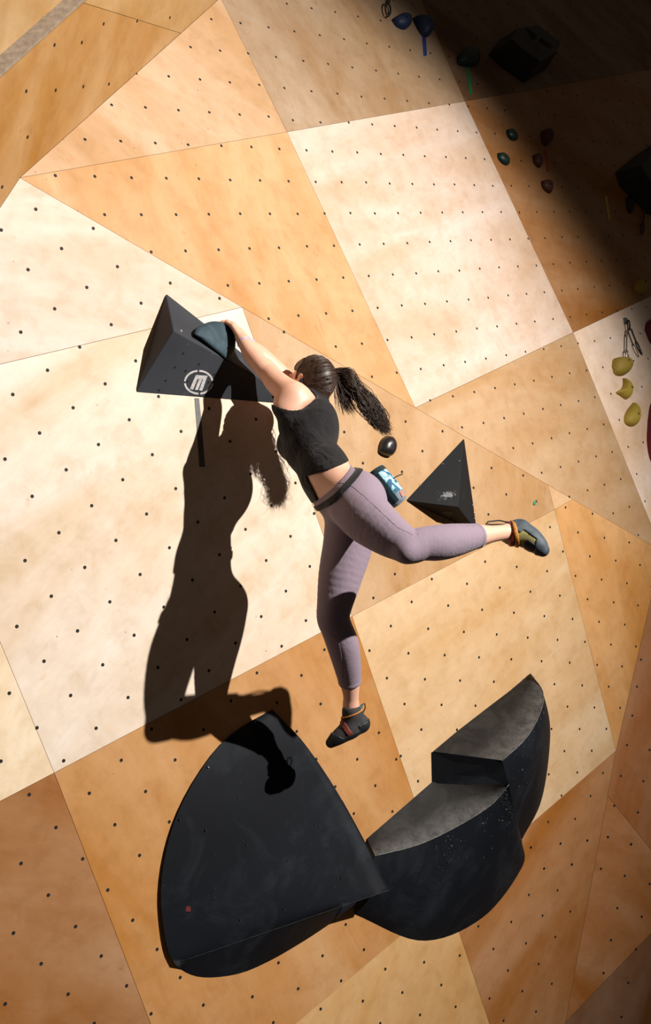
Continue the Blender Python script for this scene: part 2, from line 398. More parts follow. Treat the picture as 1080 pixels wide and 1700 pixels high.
for o, pl, out, nm in PANEL_OBJ:
    bg = Bag(); rg = Bag()
    for x, y in LAT[nm]:
        if not (-140 < x < 1290 and -140 < y < 1820) or not inside((x, y), out): continue
        c = onp(x + rnd.uniform(-.6, .6), y + rnd.uniform(-.6, .6), pl); n = pl[1]
        u, v = frame_of(n); K = 10
        r0, r1 = .0074, .0056
        # insert: low rim, sloping in to a dark mouth
        r_out = [c + n * .0004 + r0 * (math.cos(2 * math.pi * i / K) * u + math.sin(2 * math.pi * i / K) * v) for i in range(K)]
        r_top = [c + n * .0012 + (r0 - .0004) * (math.cos(2 * math.pi * i / K) * u + math.sin(2 * math.pi * i / K) * v) for i in range(K)]
        r_in = [c + n * .0005 + r1 * (math.cos(2 * math.pi * i / K) * u + math.sin(2 * math.pi * i / K) * v) for i in range(K)]
        rg.add(loft([r_out, r_top, r_in], caps=False)); bg.add((r_in, [list(range(K))]))
    if bg.v:
        me_o = bg.build('bolt_holes', M_HOLE, o, smooth=False); fix_normals(me_o); me_o['kind'] = 'stuff'
        ri = rg.build('bolt_hole_rims', M_HOLE, o, smooth=False); fix_normals(ri); ri['kind'] = 'stuff'

# metal edge along the gap at the top left, and the padded floor far below
ga, gb = onp(-150, 262, PLL), onp(308, -150, PLL)
gd = unit(gb - ga); gn = PLL[1]; gu = np.cross(gn, gd)
if (gu @ U) < 0: gu = -gu
q = [ga + gu * .002, ga + gu * .014, gb + gu * .014, gb + gu * .002]
tr = mesh('trim_1', [p + gn * .004 for p in q] + [p - gn * .12 for p in q], [[0, 1, 2, 3], [7, 6, 5, 4], [0, 4, 5, 1], [1, 5, 6, 2], [2, 6, 7, 3], [3, 7, 4, 0]], simple('grey_edge_board', (.26, .21, .16), .7)); fix_normals(tr)
tag(tr, 'grey edging strip along the gap at the upper left of the wall', kind='structure')
fl = mesh('floor', [(-7, -9, -.75), (6, -9, -.75), (6, .6, -.75), (-7, .6, -.75), (-7, -9, -1.0), (6, -9, -1.0), (6, .6, -1.0), (-7, .6, -1.0)],
          [[0, 1, 2, 3], [7, 6, 5, 4], [0, 4, 5, 1], [1, 5, 6, 2], [2, 6, 7, 3], [3, 7, 4, 0]], simple('padded_floor', (.10, .10, .11), .8)); fix_normals(fl); tag(fl, 'padded landing floor below the wall', kind='structure')
# ------------------------------------------------------------------ volumes on the wall
def ngon(name, pts, mat, parent, lift=.0006):      # thin flat painted mark lying on a face
    pts = [np.asarray(p, float) for p in pts]; c = np.mean(pts, 0)
    n = unit(sum(np.cross(pts[i] - c, pts[(i + 1) % len(pts)] - c) for i in range(len(pts))))
    if n @ (CAM - c) < 0: n = -n
    m = len(pts); v = [p + n * lift for p in pts] + [p - n * .0004 for p in pts]
    return v, [list(range(m)), list(range(m, 2 * m))[::-1]] + [[j, m + j, m + (j + 1) % m, (j + 1) % m] for j in range(m)]
def facepl(a, b, c):
    n = unit(np.cross(b - a, c - a))
    if n @ (CAM - a) < 0: n = -n
    return (a, n)
def bolts(parent, spots, pl, r=.006, mat=None, name='bolt_hole'):
    for x, y in spots:
        c = onp(x, y, pl); n = pl[1]; u, v = frame_of(n); K = 10
        ro = [c + n * .0003 + r * (math.cos(2 * math.pi * i / K) * u + math.sin(2 * math.pi * i / K) * v) for i in range(K)]
        rt = [c + n * .0015 + r * .9 * (math.cos(2 * math.pi * i / K) * u + math.sin(2 * math.pi * i / K) * v) for i in range(K)]
        ri = [c + n * .0004 + r * .62 * (math.cos(2 * math.pi * i / K) * u + math.sin(2 * math.pi * i / K) * v) for i in range(K)]
        vv, ff = loft([ro, rt, ri], caps=False); ff.append([2 * K + i for i in range(K)])
        o = mesh(name, vv, ff, mat or M_HOLE, parent); fix_normals(o)

# --- unseen spotlight shell, added with a flap that shades the upper right
_lp = np.array(lamp.location); stage = empty('added_light_shell', _lp + LDIR * .2); tag(stage, 'unseen spotlight shell added above right, with a flap that shades the upper right', 'spotlight')
_ad = unit(_aim - _lp); _u, _w = frame_of(_ad)
vv, ff = loft([[_lp + _ad * h + r * (math.cos(.2618 * i) * _u + math.sin(.2618 * i) * _w) for i in range(24)] for r, h in ((.20, .12), (.19, .10), (.17, -.10), (.10, -.30), (.02, -.32))], caps=False)
M_LAMPB = simple('black_enamel', (.02, .02, .02), .5)
o_ = mesh('housing', vv, ff, M_LAMPB, stage, smooth=True); fix_normals(o_)
FLAP = .89                                             # share of the way from the wall to the lamp
def toward(q_): return q_ + (_lp - q_) * FLAP
e0, e1 = toward(onp(515, -100, PLD)), toward(onp(1105, 585, PLB))
ev = unit(e1 - e0); eo = unit(np.cross(ev, _ad)); eo = eo if eo @ (U + R * .7) > 0 else -eo
fq = [e0 - ev * .25, e1 + ev * .10, e1 + ev * .10 + eo * .55, e0 - ev * .25 + eo * .55]
v = fq + [q_ + _ad * .006 for q_ in fq]
o_ = mesh('shading_flap', v, [[0, 1, 2, 3], [7, 6, 5, 4], [0, 4, 5, 1], [1, 5, 6, 2], [2, 6, 7, 3], [3, 7, 4, 0]], M_LAMPB, stage); fix_normals(o_)  # added blocker that casts the shade over the upper right
for q_ in (fq[0] * .5 + fq[3] * .5, fq[1] * .5 + fq[2] * .5):
    mesh('flap_arm', *tube([_lp + unit(q_ - _lp - _ad * ((q_ - _lp) @ _ad)) * .2 + _ad * .1, q_], .008, 6), M_LAMPB, stage)

# --- grey three-sided volume with the stencilled emblem
eT, eL, eR = P(275, 486, .0), P(224, 652, .0), P(516, 675, .0)
eV = P(288, 548, .142)
volE = mesh('triangular_volume', [eT, eL, eR, eV], [[0, 1, 3], [1, 2, 3], [2, 0, 3], [0, 2, 1]], M_GREYVOL, origin=P(320, 610))
bevel(volE, .007, 3)
tag(volE, 'grey three-sided climbing volume with white ring emblem under the climber\'s hands', 'climbing volume')
eF = facepl(eL, eR, eV)
def ering(cx, cy, rx, ry, w, a0, a1, k=24):
    o = [onp(cx + rx * math.cos(a0 + (a1 - a0) * i / k), cy + ry * math.sin(a0 + (a1 - a0) * i / k), eF) for i in range(k + 1)]
    i_ = [onp(cx + (rx - w) * math.cos(a0 + (a1 - a0) * i / k), cy + (ry - w) * math.sin(a0 + (a1 - a0) * i / k), eF) for i in range(k + 1)]
    return o + i_[::-1]
lg = Bag(); nn = eF[1]
def add_strip(bag, outer, inner):
    k = len(outer); v = [p + nn * .0010 for p in outer] + [p + nn * .0010 for p in inner]
    bag.add((v, [[i, i + 1, k + i + 1, k + i] for i in range(k - 1)]))
for a0, a1 in ((.12, 1.45), (1.58, 3.05), (3.22, 4.62), (4.75, 6.16)):
    pts = ering(329.5, 634.5, 24.5, 20.5, 3.2, a0, a1)
    add_strip(lg, pts[:25], pts[25:][::-1])
def zz_(l): return [onp(x / 3, 480 + y / 3, eF) for x, y in l]
def quad(bag, l):
    p = zz_(l); bag.add(([q_ + nn * .0010 for q_ in p], [list(range(len(p)))]))
quad(lg, [(975, 427), (1033, 431), (1026, 450), (966, 446)])
quad(lg, [(966, 446), (983, 447), (961, 500), (944, 497)])
quad(lg, [(990, 448), (1006, 449), (984, 502), (969, 501)])
quad(lg, [(1010, 449), (1026, 450), (1006, 506), (990, 503)])
lo = lg.build('stencilled_emblem', M_WHITE, volE, smooth=False); fix_normals(lo); lo['label'] = 'white stencilled ring with a three-pronged block letter'
bolts(volE, [(304, 587), (290, 610), (308, 616), (330, 605), (275, 632), (264, 648), (310, 633), (346, 635), (356, 622)], eF, .0052)
eTop = facepl(eT, eR, eV); bolts(volE, [(300.5, 550)], eTop, .009, M_STEEL, 'fixing_bolt')
bolts(volE, [(340, 556)], eTop, .005)

# --- tape hanging below the volume
def tape(px, pl, mat, lab, grp=None, lift=.0018, cat='tape'):
    p = [onp(x, y, pl) for x, y in px]; n = pl[1]; m = len(p)
    v = [q_ + n * lift for q_ in p] + [q_ + n * .0002 for q_ in p]
    o = mesh('tape_strip', v, [list(range(m)), list(range(m, 2 * m))[::-1]] + [[j, m + j, m + (j + 1) % m, (j + 1) % m] for j in range(m)], mat)
    fix_normals(o); return tag(o, lab, cat, grp)
tape([(322.5, 661), (330, 661), (334, 700), (340, 775), (330.5, 775), (326, 705)], PLA, simple('grey_tape', (.085, .085, .085), .5), 'dark grey tape strip on the plywood below the emblem volume')

# --- dome holds made from their outline
def dome(name, px, pl, hgt, mat, lab, cat='climbing hold', grp=None, peak=None, sink=.0, flat=.35, bolt=True, power=.5, n=28, tilt=(0, 0)):
    px = np.array(px, float); base = [onp(x, y, pl) for x, y in spline(np.vstack([px, px[:1]]), n + 1)[:-1]]
    c = np.mean(base, 0) if peak is None else onp(peak[0], peak[1], pl); nr = pl[1]
    rings = [[b - nr * sink for b in base]]
    for s in (0.0, .08, .2, .36, .54, .72, .88):
        h = hgt * (1 - (1 - min(1, s / (1 - flat * .6))) ** 2) ** power
        rings.append([c + (b - c) * (1 - s) + nr * (h + .001) + U * tilt[0] * h + R * tilt[1] * h for b in base])
    v, f = loft(rings); o = mesh(name, v, f, mat, smooth=True); fix_normals(o)
    tag(o, lab, cat, grp)
    if bolt:
        cc = c + nr * hgt * 1.0 + U * tilt[0] * hgt + R * tilt[1] * hgt; u, w = frame_of(nr); r = .007
        K = 10; ro = [cc + nr * .001 + r * (math.cos(2 * math.pi * i / K) * u + math.sin(2 * math.pi * i / K) * w) for i in range(K)]
        rt = [p + nr * .002 for p in ro]; ri = [cc + (p - cc) * .6 + nr * .0005 for p in ro]
        vv, ff = loft([ro, rt, ri], caps=False); ff.append([2 * K + i for i in range(K)])
        b = mesh('bolt_hole', vv, ff, M_HOLE, o); fix_normals(b)
    return o
# the blue half-round hold she grabs: a thick half disc with a domed face
bo = spline([(321, 555), (325, 546), (337, 538), (352, 533.5), (368, 534.5), (382, 540), (389, 550), (391, 566), (389, 585), (379, 598), (364, 588), (348, 575), (333, 563), (321, 555)], 41)[:-1]
bo = [np.array(q_) for q_ in bo]
bc = np.array([357., 566.])
rings = []
def hold_d(x, y):                                     # its face leans back with the top of the volume
    return .119 - (x - 321) * .00058 - (555 - y) * .00100 * (.4 if y < 555 else .1)
for s, d in ((1.0, -9), (1.0, -.012), (.985, .0), (.94, .007), (.8, .013), (.6, .017), (.35, .019), (.12, .020)):
    ring = []
    for q_ in bo:
        x, y = bc + (q_ - bc) * s; ring.append(P(x, y, .012 if d < -1 else hold_d(x, y) + d))
    rings.append(ring)
v, f = loft(rings)
M_BLUEH = painted('slate_blue_hold', (.017, .042, .060), (.10, .16, .19), (.45, .8), .55, .7, 9, 320, .5)
blueh = mesh('half_round_hold', v, f, M_BLUEH, smooth=True, origin=P(357, 566, .08)); fix_normals(blueh)
tag(blueh, 'slate blue half-round hold gripped by the climber on the grey volume', 'climbing hold')

# --- small black hold below the ponytail
bk = dome('teardrop_hold', [(627, 741), (631, 731), (640, 724), (649, 725), (654, 735), (653, 748), (646, 758), (635, 756), (627, 750)], PLA, .045,
          painted('gloss_black_hold', (.016, .014, .015), (.25, .24, .24), (.6, .9), .3, .3, 14, 200, .15, .6), 'small glossy black hold just below the ponytail tip', peak=(642, 744), bolt=False)
dl = P(640, 733, .046)
# --- black tetrahedron right of the chalk bag
pT, pL, pR, pV = P(770, 726), P(672, 831), P(792, 884), P(760, 842, .13)
M_PYR = painted('black_texture_paint', (.0065, .0075, .0092), (.12, .13, .135), (.58, .85), .3, .7, 6, 240, .4, .2)
pyr = mesh('triangular_volume', [pT, pL, pR, pV], [[0, 1, 3], [1, 2, 3], [2, 0, 3], [0, 2, 1]], M_PYR, origin=P(745, 820)); bevel(pyr, .006, 3)
tag(pyr, 'black pointed triangular volume with chalk scuffs above the raised shin', 'climbing volume')
pF = facepl(pT, pL, pV); pB = facepl(pL, pR, pV); pRt = facepl(pT, pR, pV)
def chalk_patch(parent, cx, cy, rx, ry, pl, seed, mat=None, lift=.0008, ang=0):
    rr = random.Random(seed); bg = Bag(); n = pl[1]
    ca, sa = math.cos(ang), math.sin(ang)
    for k in range(150):
        r = abs(rr.gauss(0, .5)); t = rr.uniform(0, 2 * math.pi)
        a, b = rx * r * math.cos(t), ry * r * math.sin(t)
        x, y = cx + a * ca - b * sa, cy + a * sa + b * ca
        w = rr.uniform(.5, 2.6) * (1.15 - min(1, r)); w2 = w * rr.uniform(.25, .8)
        th = rr.gauss(-.6, .5)
        m = 7; bg.add(([onp(x + (w * math.cos(2 * math.pi * i / m) * math.cos(th) - w2 * math.sin(2 * math.pi * i / m) * math.sin(th)) * rr.uniform(.7, 1.2), y + (w * math.cos(2 * math.pi * i / m) * math.sin(th) + w2 * math.sin(2 * math.pi * i / m) * math.cos(th)) * rr.uniform(.7, 1.2), pl) + n * (lift + k * 4e-6) for i in range(m)], [list(range(m))]))
    o = bg.build('chalk_scuff', mat or M_CHALK, parent, smooth=False); fix_normals(o); o['kind'] = 'stuff'; o['label'] = 'pale rubbed chalk'
    return o
chalk_patch(pyr, 742, 822, 22, 11, pF, 3, M_CHALK2, ang=-.1)
# counter-bored bolt in the lower face
cb = onp(742, 852, pB); u, w_ = frame_of(pB[1]); K = 18
v, f = loft([[cb + pB[1] * h + r * (math.cos(2 * math.pi * i / K) * u + math.sin(2 * math.pi * i / K) * w_) for i in range(K)] for r, h in ((.030, .0002), (.029, .002), (.024, .002), (.020, .0006))])
o = mesh('bolt_recess', v, f, M_HOLE, pyr); fix_normals(o)
bolts(pyr, [(697, 806), (735, 770), (762, 765)], pF, .004, M_STEEL, 'fixing_bolt')
bolts(pyr, [(784, 838), (786, 850), (787, 860), (783, 812)], pRt, .004, M_STEEL, 'fixing_bolt')

# --- big shield volume, lower left
lft = spline([(452, 1178), (405, 1204), (362, 1240), (320, 1300), (291, 1360), (274, 1420), (267, 1480), (270, 1530), (278, 1575), (290, 1600)], 25)
rgt = spline([(452, 1178), (500, 1228), (548, 1296), (585, 1360), (614, 1415), (632, 1453), (645, 1478)], 25)
base = spline([(290, 1600), (305, 1613), (330, 1622), (365, 1622), (405, 1614), (450, 1594), (495, 1568), (525, 1549), (560, 1525), (598, 1498)], 25)
ND = 14
def dr(t): return .012 + .175 * t ** .80
rows = []
for i, (a, b) in enumerate(zip(lft, rgt)):
    t = i / 24.0; row = []
    for j in range(ND + 1):
        s = j / ND
        x, y = a[0] + (b[0] - a[0]) * s, a[1] + (b[1] - a[1]) * s
        d = (.006 + .018 * t) * (1 - s) + dr(t) * s + .030 * math.sin(math.pi * s) * math.sin(math.pi * min(1, t * 1.0)) ** .5
        row.append(P(x, y, d))
    rows.append(row)
v = [p for r_ in rows for p in r_]; f = []
n1 = ND + 1
for i in range(24):
    for j in range(ND): f.append([i * n1 + j, i * n1 + j + 1, (i + 1) * n1 + j + 1, (i + 1) * n1 + j])
b0 = len(v)                                          # wall footprint: left edge, bottom curve, right foot line
footL = [P(x, y, 0) for x, y in lft]
footR = [P(b[0] - dr(i / 24.) * 225, b[1] - dr(i / 24.) * 0 + 4, 0) for i, b in enumerate(rgt)]
v += footL; v += footR
fl0, fr0 = b0, b0 + 25
for i in range(24):
    f.append([i * n1, (i + 1) * n1, fl0 + i + 1, fl0 + i])
    f.append([i * n1 + ND, fr0 + i, fr0 + i + 1, (i + 1) * n1 + ND])
f.append([0, fl0, fr0] + list(range(ND, 0, -1)))
bb = len(v); base_pts = [P(x, y, 0) for x, y in base]
v += base_pts
last = 24 * n1
for k in range(24):                                  # underside between the lower edge and the bottom curve
    j0 = k * ND // 24; j1 = (k + 1) * ND // 24
    f.append([last + j0] + ([last + j1] if j1 != j0 else []) + [bb + k + 1, bb + k])
f.append([last, bb, fl0 + 24]); f.append([last + ND, fr0 + 24, bb + 24])
shield = mesh('shield_volume', v, f, M_BLKVOL, origin=P(430, 1420)); fix_normals(shield); bevel(shield, .003, 2, True, ang=35)
tag(shield, 'large black shield-shaped volume, lower left, crossed by the foot shadow', 'climbing volume')
def shield_pt(px, py):
    r = ray(px, py); best = None
    for d in np.linspace(.0, .25, 126):
        p = P(px, py, d); best = p
        # surface depth at this pixel
        ys = py
        i = min(range(25), key=lambda k: abs((lft[k][1] + rgt[k][1]) / 2 + ((px - (lft[k][0] + rgt[k][0]) / 2) * (rgt[k][1] - lft[k][1]) / max(1, rgt[k][0] - lft[k][0])) - py))
        a, b = lft[i], rgt[i]; s = (px - a[0]) / max(1, b[0] - a[0]); t = i / 24.
        dd = (.006 + .018 * t) * (1 - s) + dr(t) * s + .030 * math.sin(math.pi * s) * math.sin(math.pi * t) ** .5
        return P(px, py, dd + .002)
for x, y in [(424, 1199), (346, 1273), (353, 1288), (396, 1324), (484, 1305), (299, 1360), (342, 1378), (410, 1402), (523, 1368), (477, 1428), (567, 1457), (472, 1509), (399, 1527)]:
    c = shield_pt(x, y); bolts(shield, [(x, y)], (c, PLA[1]), .0055, M_STEEL if (x, y) in ((424, 1199), (346, 1273)) else M_HOLE, 'fixing_bolt' if (x, y) in ((424, 1199), (346, 1273)) else 'bolt_hole')
c = shield_pt(312, 1509); nrm = PLA[1]
v, f = ngon('x', [c + .010 * a * R + .011 * b * U + nrm * .001 for a, b in ((-1, -1), (1, -.9), (.95, 1), (-.9, .95))], None, None, .001)
rs = mesh('red_sticker', v, f, simple('faded_red', (.22, .045, .04), .7), shield); fix_normals(rs); rs['label'] = 'small faded red sticker'

edge_l = mesh('pale_edge', *tube([P(*(lft[24] * (1 - s) + rgt[24] * s), (.024 * (1 - s) + dr(1.) * s) + .030 * math.sin(math.pi * s) * 0 + .002) for s in np.linspace(.03, 1, 12)], .0011, 6), M_CHALK3, shield, smooth=True); edge_l['label'] = 'pale rubbed lower edge'
edge_r = mesh('pale_edge', *tube([P(*rgt[i], dr(i / 24.) + .002) for i in range(10, 25)], .0012, 6), M_CHALK3, shield, smooth=True); edge_r['label'] = 'pale rubbed right edge'

# --- stepped half-round volumes, lower right: top face, curved side, step end
def bowl(name, back, arc, bottom, d_back, d_arc, lab, endface=None):
    """back: wall line of the top face, arc: its outer rim, bottom: silhouette where the side returns to the wall"""
    n = 31
    bk_ = [np.array([np.interp(i / (n - 1), np.linspace(0, 1, len(back)), [q_[k] for q_ in back]) for k in (0, 1)]) for i in range(n)]
    ar, bt = spline(arc, n), spline(bottom, n)
    top_v = []; m = 5
    rows = []
    for i in range(n):
        t = i / (n - 1); da = d_arc(t)
        rows.append([P(*(np.array(bk_[i]) * (1 - s) + np.array(ar[i]) * s), d_back(t) * (1 - s) + da * s) for s in np.linspace(0, 1, m)])
    side = []
    for i in range(n):
        t = i / (n - 1); da = d_arc(t); r_ = []
        a, b = np.array(ar[i]), np.array(bt[i])
        for s in np.linspace(0, 1, 9):
            q_ = a * (1 - s) + b * s
            d = da * math.cos(s * math.pi / 2) ** .75
            r_.append(P(q_[0], q_[1], max(d, 0)))
        side.append(r_)
    bodyV = []; bodyF = []
    ns = 9
    for r_ in side: bodyV += r_
    for i in range(n - 1):
        for j in range(ns - 1): bodyF.append([i * ns + j, i * ns + j + 1, (i + 1) * ns + j + 1, (i + 1) * ns + j])
    # top
    tb = len(bodyV)
    for r_ in rows: bodyV += r_
    topF = []
    for i in range(n - 1):
        for j in range(m - 1): topF.append([tb + i * m + j, tb + i * m + j + 1, tb + (i + 1) * m + j + 1, tb + (i + 1) * m + j])
    # ends and back
    endF = [[tb + j for j in range(m)] + [k for k in range(1, ns)], [tb + (n - 1) * m + j for j in range(m)] + [(n - 1) * ns + k for k in range(1, ns)]]
    backF = [[tb + i * m, tb + (i + 1) * m, (i + 1) * ns + ns - 1, i * ns + ns - 1] for i in range(n - 1)]
    o = mesh(name, bodyV, bodyF + topF + endF + backF, M_BLKVOL, origin=np.mean(bodyV, 0))
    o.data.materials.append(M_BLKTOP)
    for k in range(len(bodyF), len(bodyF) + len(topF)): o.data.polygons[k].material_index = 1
    rim_val = o.data.attributes.new('rim_tone', 'FLOAT', 'POINT')
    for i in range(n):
        for j in range(m): rim_val.data[tb + i * m + j].value = j / (m - 1)
        rim_val.data[i * ns].value = 1.0
    bm = bmesh.new(); bm.from_mesh(o.data); bmesh.ops.remove_doubles(bm, verts=bm.verts[:], dist=.0006); bm.to_mesh(o.data); bm.free()
    bevel(o, .004, 2, True, ang=40)
    tag(o, lab, 'climbing volume')
    rim = mesh('pale_edge', *tube([np.array(q_) + (U * .0005 - FW * .0012) for q_ in [r_[-1] for r_ in rows]], .0018, 6), M_CHALK2, o, smooth=True)
    rim['label'] = 'pale rim edge'
    return o, rows, side
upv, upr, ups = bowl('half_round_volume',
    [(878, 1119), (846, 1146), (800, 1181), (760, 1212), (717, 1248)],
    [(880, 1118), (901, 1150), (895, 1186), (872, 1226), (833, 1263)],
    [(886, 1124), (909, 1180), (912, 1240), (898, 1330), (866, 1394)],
    lambda t: .004, lambda t: .012 + .28 * math.sin(math.pi * .5 * min(1, .05 + t)) ** .8, 'upper black half-round volume with grey top, right of the other')
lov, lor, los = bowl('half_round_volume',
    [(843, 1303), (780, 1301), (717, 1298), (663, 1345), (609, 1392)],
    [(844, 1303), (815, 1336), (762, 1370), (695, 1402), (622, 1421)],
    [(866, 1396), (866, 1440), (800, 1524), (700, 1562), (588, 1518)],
    lambda t: max(.004, .30 * (1 - t / .5)), lambda t: .30 - .20 * t ** .8, 'lower black half-round volume with grey top beside the shield volume')
# riser of the step: belongs to the upper volume
rv = [P(716, 1249, .003), P(833, 1263, .290), P(845, 1306, .300), P(717, 1300, .003), P(800, 1310, 0), P(730, 1262, 0)]
rs_ = mesh('step_riser', [rv[0], rv[1], rv[2], rv[3]] + [p + np.array([0, .012, 0]) for p in rv[:4]], [[0, 1, 2, 3], [7, 6, 5, 4], [0, 4, 5, 1], [1, 5, 6, 2], [2, 6, 7, 3], [3, 7, 4, 0]], M_BLKVOL, upv); fix_normals(rs_)
def surf_chalk(parent, side, u0, u1, v0, v1, cnt, seed, big=.010, mat=None, label='pale spots of chalk'):
    rr = random.Random(seed); bg = Bag(); n, m = len(side), len(side[0])
    for k in range(cnt):
        a = rr.uniform(u0, u1) * (n - 1); b = (v0 + (v1 - v0) * rr.random() ** 1.6) * (m - 1)
        i, j = min(int(a), n - 2), min(int(b), m - 2); x, y = a - i, b - j
        c = side[i][j] * (1 - x) * (1 - y) + side[i + 1][j] * x * (1 - y) + side[i][j + 1] * (1 - x) * y + side[i + 1][j + 1] * x * y
        e1 = side[i + 1][j] - side[i][j]; e2 = side[i][j + 1] - side[i][j]
        nr = unit(np.cross(e1, e2)); nr = nr if nr @ (CAM - c) > 0 else -nr
        w = big * rr.random() ** 2.2 + .0012; asp = rr.uniform(.35, 1); th = rr.uniform(0, 3.14); t1, t2 = frame_of(nr)
        bg.add(([c + nr * (.0025 + 1e-5 * k) + w * math.cos(6.283 * q_ / 8) * rr.uniform(.6, 1.2) * (t1 * math.cos(th) + t2 * math.sin(th)) + w * asp * math.sin(6.283 * q_ / 8) * rr.uniform(.6, 1.2) * (t2 * math.cos(th) - t1 * math.sin(th)) for q_ in range(8)], [list(range(8))]))
    o = bg.build('chalk_scuff', mat or M_CHALK2, parent, smooth=False); fix_normals(o); o['kind'] = 'stuff'; o['label'] = label
surf_chalk(lov, los, .02, .35, .02, .45, 30, 5, .006)
surf_chalk(lov, los, .35, .85, .05, .5, 16, 6, .004)
surf_chalk(upv, ups, .2, .9, .1, .9, 12, 7, .006)
surf_chalk(lov, los, .1, .8, .5, .95, 10, 8, .003)
surf_chalk(lov, los, .50, .66, .04, .5, 90, 9, .007, M_CHALK3, 'faint bluish chalk smear')
surf_chalk(lov, los, .0, .12, .08, .95, 70, 10, .008, M_CHALK3, 'faint bluish chalk smear')
surf_chalk(upv, ups, .5, .98, .05, .6, 60, 12, .009, M_CHALK3, 'faint bluish chalk smear')

# ------------------------------------------------------------------ small holds, tapes, quickdraws
def z4(l): return [(600 + x / 2.25, y / 2.25) for x, y in l]
def z5(l): return [(780 + x / 3.4, 420 + y / 3.4) for x, y in l]
M_NAVY = painted('navy_hold', (.008, .020, .060), (.05, .08, .14), (.6, .9), .3, .55, 14)
M_GREENH = painted('bottle_green_hold', (.004, .020, .017), (.06, .12, .11), (.6, .9), .3, .45, 14)
M_REDH = painted('brick_red_hold', (.06, .014, .007), (.10, .05, .03), (.6, .9), .3, .6, 14)
M_YEL = painted('mustard_hold', (.34, .24, .03), (.5, .42, .2), (.55, .85), .35, .65, 22, 300, .5)
M_MAR = painted('maroon_hold', (.13, .008, .022), (.2, .05, .07), (.6, .9), .25, .55, 8)
dome('wedge_hold', z4([(110, 76), (140, 58), (174, 62), (181, 92), (158, 112), (128, 100)]), PLD, .05, M_NAVY, 'navy blue chunky hold left of the round blue hold, top edge', peak=z4([(150, 84)])[0])
dome('round_hold', z4([(188, 70), (212, 63), (245, 76), (262, 108), (252, 134), (230, 139), (208, 112)]), PLD, .06, M_NAVY, 'rounder blue hold above the blue tape strip', peak=z4([(232, 104)])[0])
dome('wedge_hold', z4([(354, 214), (374, 192), (402, 182), (428, 190), (433, 240), (396, 250), (358, 242)]), PLD, .06, M_GREENH, 'dark green-black wedge hold above the green tape strip', bolt=False)
dome('teardrop_hold', z4([(538, 486), (558, 484), (577, 506), (577, 525), (556, 524), (541, 506)]), PLB, .03, M_GREENH, 'upper of two small dark green teardrop holds')
dome('teardrop_hold', z4([(505, 573), (526, 573), (547, 597), (545, 618), (526, 614), (508, 594)]), PLB, .03, M_GREENH, 'lower small dark green teardrop hold, at the pale panel edge')
dome('flake_hold', z4([(668, 492), (698, 482), (712, 512), (692, 544), (672, 536)]), PLB, .04, M_REDH, 'dark red hold above the red tape strip')
dome('flake_hold', z4([(636, 582), (654, 576), (669, 600), (663, 628), (642, 612)]), PLB, .035, M_REDH, 'small brick red hold left of the red tape strip')
dome('flake_hold', z4([(669, 677), (694, 673), (708, 690), (704, 722), (688, 718), (672, 700)]), PLB, .035, M_REDH, 'lowest brick red hold, beneath the red tape strip')
tape(z4([(225, 137), (239, 135), (243, 208), (231, 210)]), PLD, simple('blue_tape', (.015, .04, .22), .5), 'blue tape strip below the round blue hold')
tape(z4([(389, 252), (400, 250), (413, 350), (403, 352)]), PLD, simple('green_tape', (.01, .26, .08), .5), 'green tape strip below the dark green wedge hold')
tape(z4([(681, 558), (690, 556), (699, 640), (692, 642)]), PLB, simple('red_tape', (.45, .02, .01), .5), 'red tape strip between the red holds')
tape(z4([(908, 735), (915, 733), (929, 825), (922, 828)]), PLB, simple('yellow_tape', (.55, .48, .05), .5), 'yellow-green tape strip in the dark at right')
# yellow holds at the right
dome('pocket_hold', z5([(922, 170), (946, 148), (985, 158), (1000, 195), (985, 230), (950, 236), (925, 210)]), PLB, .05, M_YEL, 'mustard yellow pocket hold at the right edge, above the quickdraw', peak=z5([(956, 175)])[0])
def groove_hold(px, hgt, lab, peak, twist=1.0):
    g = M_YEL.copy(); g.name = 'mustard_grooved'; nt = g.node_tree; bs = nt.nodes['Principled BSDF']
    w = N(nt, 'ShaderNodeTexWave', wave_type='RINGS', rings_direction='Y'); w.inputs['Scale'].default_value = 28; w.inputs['Distortion'].default_value = .6
    nt.links.new(N(nt, 'ShaderNodeTexCoord').outputs['Object'], w.inputs['Vector'])
    nt.links.new(mix(nt, mix(nt, 1.0, w.outputs['Color'], (.5, .5, .5), 'MULTIPLY'), bs.inputs['Base Color'].links[0].from_socket, (.12, .08, .01)), bs.inputs['Base Color'])
    o = dome('spiral_hold', px, PLB, hgt, g, lab, peak=peak)
    return o
groove_hold(z5([(798, 640), (806, 600), (840, 592), (880, 600), (901, 640), (880, 682), (845, 696), (812, 684)]), .06, 'round mustard yellow hold under the quickdraw sling', z5([(850, 622)])[0])
dome('horn_hold', z5([(858, 707), (880, 722), (898, 765), (893, 812), (876, 828), (845, 808), (820, 788), (850, 768), (860, 740)]), PLB, .045, M_YEL, 'curved mustard yellow horn hold, middle of the three', peak=z5([(880, 770)])[0])
dome('teardrop_hold', z5([(916, 845), (936, 870), (943, 925), (930, 972), (898, 980), (870, 960), (868, 920), (888, 880)]), PLB, .05, M_YEL, 'lowest mustard yellow teardrop hold at the right', peak=z5([(912, 920)])[0])
dome('sloper_hold', [(1069, 548), (1073, 534), (1090, 528), (1112, 540), (1116, 566), (1100, 584), (1080, 572)], PLB, .07, M_MAR, 'maroon hold cut by the right edge beside the quickdraw', bolt=False)
dome('sloper_hold', [(1074, 700), (1080, 668), (1100, 655), (1130, 690), (1130, 760), (1100, 790), (1080, 768), (1073, 735)], PLB, .09, M_MAR, 'long maroon hold at the right edge below the yellow holds', bolt=False)
